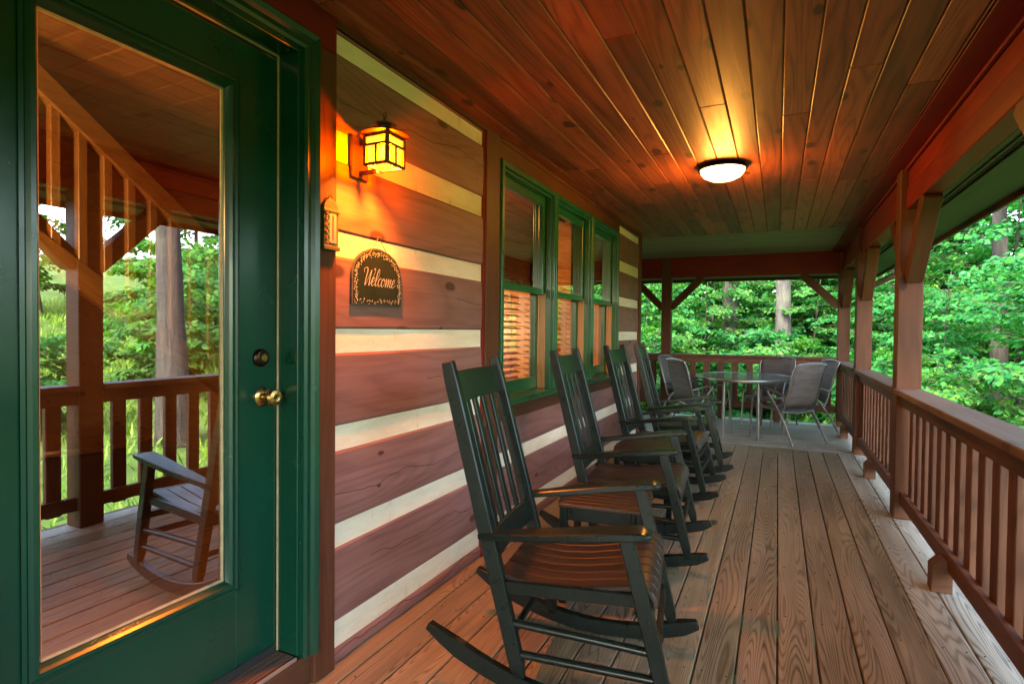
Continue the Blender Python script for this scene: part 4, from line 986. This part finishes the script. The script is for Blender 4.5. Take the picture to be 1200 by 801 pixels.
def make_tree(seed, H, trunk_r, crown_lo, spread, nb, leafL, per, bark, leaf, lean=0.0, tiers=1.0):
    """trunk with limbs; leafy twigs spread in flat tiers along every limb. Returns (trunk mesh, crown mesh)"""
    g = np.random.default_rng(seed); mb = MB()
    la = g.uniform(0, 6.28); trunk = []
    for t in np.linspace(0, 1, 9):
        trunk.append(np.array([lean*math.cos(la)*t*H+0.10*math.sin(t*5+seed), lean*math.sin(la)*t*H+0.10*math.cos(t*4+seed*2), t*H]))
    rad = [trunk_r*(1.35 if i == 0 else 1.0)*(1-0.8*i/8) for i in range(9)]
    mb.tube(trunk, rad, 10)
    def at(t):
        k = min(7, int(t*8)); return trunk[k]+(trunk[k+1]-trunk[k])*(t*8-k)
    PP, DD, NN = [], [], []
    for b in range(nb):
        t = crown_lo+(1-crown_lo)*((b+g.uniform(0, 1))/nb)*0.97
        p0 = at(min(t, 0.999)); az = b*2.4+g.uniform(-.5, .5); prof = math.sin(math.pi*min(1, 0.25+0.75*(1-(t-crown_lo)/(1-crown_lo))))
        ln = spread*(0.45+0.65*prof)*g.uniform(0.75, 1.15); rise = g.uniform(-0.05, 0.40)*tiers
        d = np.array([math.cos(az), math.sin(az), rise]); pts = [p0]; 
        for s in range(6):
            d = norm(d+np.array([g.normal(0, .13), g.normal(0, .13), -0.05+g.normal(0, .05)])); pts.append(pts[-1]+d*ln/6)
        r0 = max(0.012, trunk_r*0.28*(1-t*0.6)); mb.tube(pts, [max(0.004, r0*(1-i/6.5)) for i in range(7)], 5, False)
        for i in range(1, 7):
            nt = 3 if i < 3 else 4
            for q in range(nt):
                ta = math.atan2(d[1], d[0])+g.uniform(-1.3, 1.3); tl = ln*g.uniform(0.16, 0.34)
                td = norm(np.array([math.cos(ta), math.sin(ta), g.uniform(-0.25, 0.2)])); a = pts[i]+(pts[i]-pts[i-1])*g.uniform(-.9, 0)
                mb.tube([a, a+td*tl*0.55+np.array([0, 0, 0.02]), a+td*tl], [0.006, 0.004, 0.002], 3, False)
                u = g.uniform(0.1, 1.05, per); sd_ = np.cross(td, [0, 0, 1.0]); sgn = np.where(g.random(per) < .5, -1, 1)
                P = a+td*tl*u[:, None]+g.normal(0, 0.035, (per, 3))
                D = norm(td*0.7+sd_*sgn[:, None]*g.uniform(0.2, 1.0, (per, 1))+np.array([0, 0, -0.38])+g.normal(0, .22, (per, 3)))
                Nn = norm(np.array([math.cos(az)*0.75, math.sin(az)*0.75, 0.75])+g.normal(0, .40, (per, 3)))
                PP.append(P); DD.append(D); NN.append(Nn)
    P = np.concatenate(PP); D = np.concatenate(DD); Nn = np.concatenate(NN)
    L = leafL*g.uniform(0.65, 1.25, len(P)); V, F = leaf_arrays(P, D, Nn, L, L*g.uniform(0.5, 0.72, len(P)))
    tm = bpy.data.meshes.new('trunk'); tm.from_pydata([tuple(v) for v in mb.v], [], mb.f); tm.update(); smooth(tm, 60); tm.materials.append(bark)
    cm = fast_mesh('crown', V, F); cm.materials.append(leaf); return tm, cm
protos = {
    'maple': make_tree(11, 6.5, 0.075, 0.10, 2.6, 30, 0.165, 13, M['bark1'], M['leafA'], 0.03, 0.8),
    'maple2': make_tree(23, 5.2, 0.06, 0.06, 2.3, 26, 0.15, 13, M['bark1'], M['leafA'], 0.05, 0.7),
    'bright': make_tree(31, 5.8, 0.06, 0.08, 2.3, 28, 0.14, 12, M['bark1'], M['leafB'], 0.04, 0.8),
    'tall': make_tree(47, 17, 0.22, 0.62, 3.0, 22, 0.20, 13, M['bark1'], M['leafC'], 0.01, 1.3),
    'pale': make_tree(53, 17, 0.21, 0.62, 3.0, 22, 0.20, 13, M['bark2'], M['leafA'], 0.05, 1.3),
    'shrub': make_tree(61, 2.2, 0.03, 0.03, 1.25, 24, 0.11, 12, M['bark1'], M['leafB'], 0.05, 1.0),
    'shrub2': make_tree(67, 1.9, 0.03, 0.03, 1.2, 24, 0.13, 12, M['bark1'], M['leafA'], 0.05, 1.0),
}
tcount = {}
def tree(kind, name, x, y, s, rz, label, cat='tree', group=None, dz=0.0):
    e = thing(name, label, cat, (x, y, gz(x, y)-0.05+dz), rz, group); e.scale = (s, s, s)
    for nm, me in zip(('trunk', 'crown'), protos[kind]):
        o = bpy.data.objects.new(nm, me); COL.objects.link(o); o.parent = e
    return e
rg = random.Random(19)
# trunks that can be picked out through the end of the porch
tree('tall', 'forest_tree', -1.15, 17.0, 1.0, 0.4, 'tall grey-barked tree behind the beam, left of the pale trunk')
tree('pale', 'forest_tree', 0.25, 16.0, 1.0, 2.0, 'tall pale-barked leaning tree behind the patio table')
tree('tall', 'forest_tree', -1.1, 25.0, 0.75, 2.7, 'slender dark tree deep in the wood behind the patio table')
tree('tall', 'forest_tree', 4.25, 15.6, 0.8, 4.0, 'dark-trunked tree beyond the railing by the cracked post')
tree('tall', 'forest_tree', 6.2, 6.4, 1.05, 1.0, 'tall tree mirrored in the door glass beside the post')
# understorey beyond the railings
near = [('maple', 4.0, 10.4, 0.78), ('maple2', 5.3, 13.0, 0.95), ('maple2', 3.0, 13.6, 0.85), ('maple', 4.9, 16.4, 1.0), ('bright', 2.6, 17.2, 0.9), ('maple', 1.4, 18.4, 0.85), ('maple2', -0.3, 18.8, 0.95),
        ('bright', -1.9, 18.2, 0.9), ('maple', -3.4, 18.4, 0.85), ('bright', -5.0, 18.0, 0.9), ('maple2', -4.0, 16.6, 0.9), ('maple', 3.4, 20.4, 1.05), ('bright', 0.5, 20.8, 1.0), ('maple2', 6.8, 16.0, 1.1), ('maple', -6.4, 19.6, 1.1),
        ('maple2', -0.35, 18.6, 0.8), ('bright', -3.3, 15.4, 0.75), ('maple2', 2.3, 16.4, 0.75), ('maple', 2.4, 14.8, 0.66), ('bright', -1.7, 16.6, 0.8), ('bright', 0.95, 17.0, 0.85)]
NL = ['leafy maple whose sprays hang just beyond the railing by the cracked post', 'leafy maple behind the sprays beyond the cracked post', 'low maple between the corner post and the cracked post', 'maple at the back of the trees beyond the right railing', 'bright yellow-green tree just right of the corner post',
      'leafy maple standing right of the pale trunk', 'leafy maple standing between the pale trunk and the grey trunk', 'bright yellow-green tree left of the grey-barked trunk', 'leafy maple behind the brace of the far porch post', 'bright yellow-green tree beside the end of the log wall',
      'low maple in front of the bright tree by the log wall end', 'tall maple behind the corner post', 'bright tree showing between the two big trunks, farther back', 'maple far beyond the cracked post railing', 'maple hidden mostly by the log wall end',
      'small maple behind the gap between the two big trunks', 'small bright tree in front of the far porch post brace', 'small maple a little right of the pale trunk', 'small maple in front of the corner post brace', 'small bright tree right behind the grey-barked trunk', 'small bright tree right behind the pale trunk']
for (k, x, y, sc_), lab in zip(near, NL):
    tree(k, 'maple_tree' if k != 'bright' else 'young_tree', x, y, sc_*0.82, rg.uniform(0, 6.28), lab, 'tree')
G2 = 'trees of the wood behind'
for i in range(36):
    x = -15+i*0.83+rg.uniform(-.5, .5); y = (rg.uniform(20, 23), rg.uniform(24, 27), rg.uniform(29, 36))[i % 3]
    k = rg.choice(['maple', 'bright', 'maple2', 'bright', 'maple']); sc_ = rg.uniform(1.2, 1.8)
    tree(k, 'woodland_tree', x, y, sc_, rg.uniform(0, 6.28), 'tree of the wood behind, its crown merged with its neighbours', 'tree', G2)
# bank on the right that the glass mirrors
for (k, x, y, s) in [('shrub', 9.5, 8.5, 1.3), ('shrub', 12.5, 11.0, 1.6), ('shrub2', 10.0, 12.5, 1.5), ('shrub', 15, 14, 1.8), ('shrub2', 8.2, 5.2, 0.9), ('maple', 11.5, 21, 1.6), ('maple2', 8.6, 19.5, 1.5), ('bright', 16, 19, 1.4), ('maple', 20, 17, 1.5), ('bright', 22, 12, 1.5), ('maple', 9.5, 15.5, 1.2)]:
    tree(k, 'bank_shrub' if 'shrub' in k else 'bank_tree', x, y, s, rg.uniform(0, 6.28), 'sunlit shrub on the grassy bank mirrored in the door glass' if 'shrub' in k else 'leafy tree on the grassy bank mirrored in the door glass', 'shrub' if 'shrub' in k else 'tree', 'shrubs on the bank' if 'shrub' in k else 'trees on the bank')
# low shrubs under the railings
SL = ['low leafy shrub below the railing before the cracked post', 'bright low shrub below the railing just past the cracked post', 'low leafy shrub beyond the corner post', 'bright low shrub seen through the balusters right of the patio table', 'low leafy shrub seen through the balusters behind the patio table',
      'bright low shrub seen through the balusters beside the far porch post', 'low leafy shrub outside the end of the log wall', 'bright low shrub below the railing next to the corner post', 'low leafy shrub at the foot of the two big trunks']
for (k, x, y, s) in [('shrub2', 3.4, 7.6, 0.8), ('shrub', 2.7, 9.9, 0.85), ('shrub2', 1.5, 13.4, 1.0), ('shrub', 0.1, 14.0, 1.0), ('shrub2', -1.3, 13.8, 1.0), ('shrub', -2.7, 14.2, 1.1), ('shrub2', -4.2, 14.4, 1.1), ('shrub', 2.3, 11.7, 0.9), ('shrub2', -0.6, 15.8, 1.2)]:
    tree(k, 'leafy_shrub', x, y, s, rg.uniform(0, 6.28), SL.pop(0), 'shrub', 'shrubs along the deck')
# grass and ground cover
g = np.random.default_rng(5); n = 60000
x = g.uniform(1.2, 26, n); y = g.uniform(-6, 24, n); x[:22000] = g.uniform(-9, 9, 22000); y[:22000] = g.uniform(9.7, 30, 22000)
z = np.array([gz(a, b) for a, b in zip(x, y)])
P = np.stack([x, y, z-0.01], 1); D = norm(np.stack([g.normal(0, .45, n), g.normal(0, .45, n), np.full(n, 1.0)], 1)); Nn = norm(g.normal(0, 1, (n, 3)))
L = g.uniform(0.12, 0.34, n); V, F = leaf_arrays(P, D, Nn, L, L*0.16, 0.5)
gm = fast_mesh('grass', V, F); gm.materials.append(M['grass']); go = bpy.data.objects.new('grass', gm); COL.objects.link(go); go['kind'] = 'stuff'
go['label'] = 'grass and low ground cover on the bank'; go['category'] = 'grass'
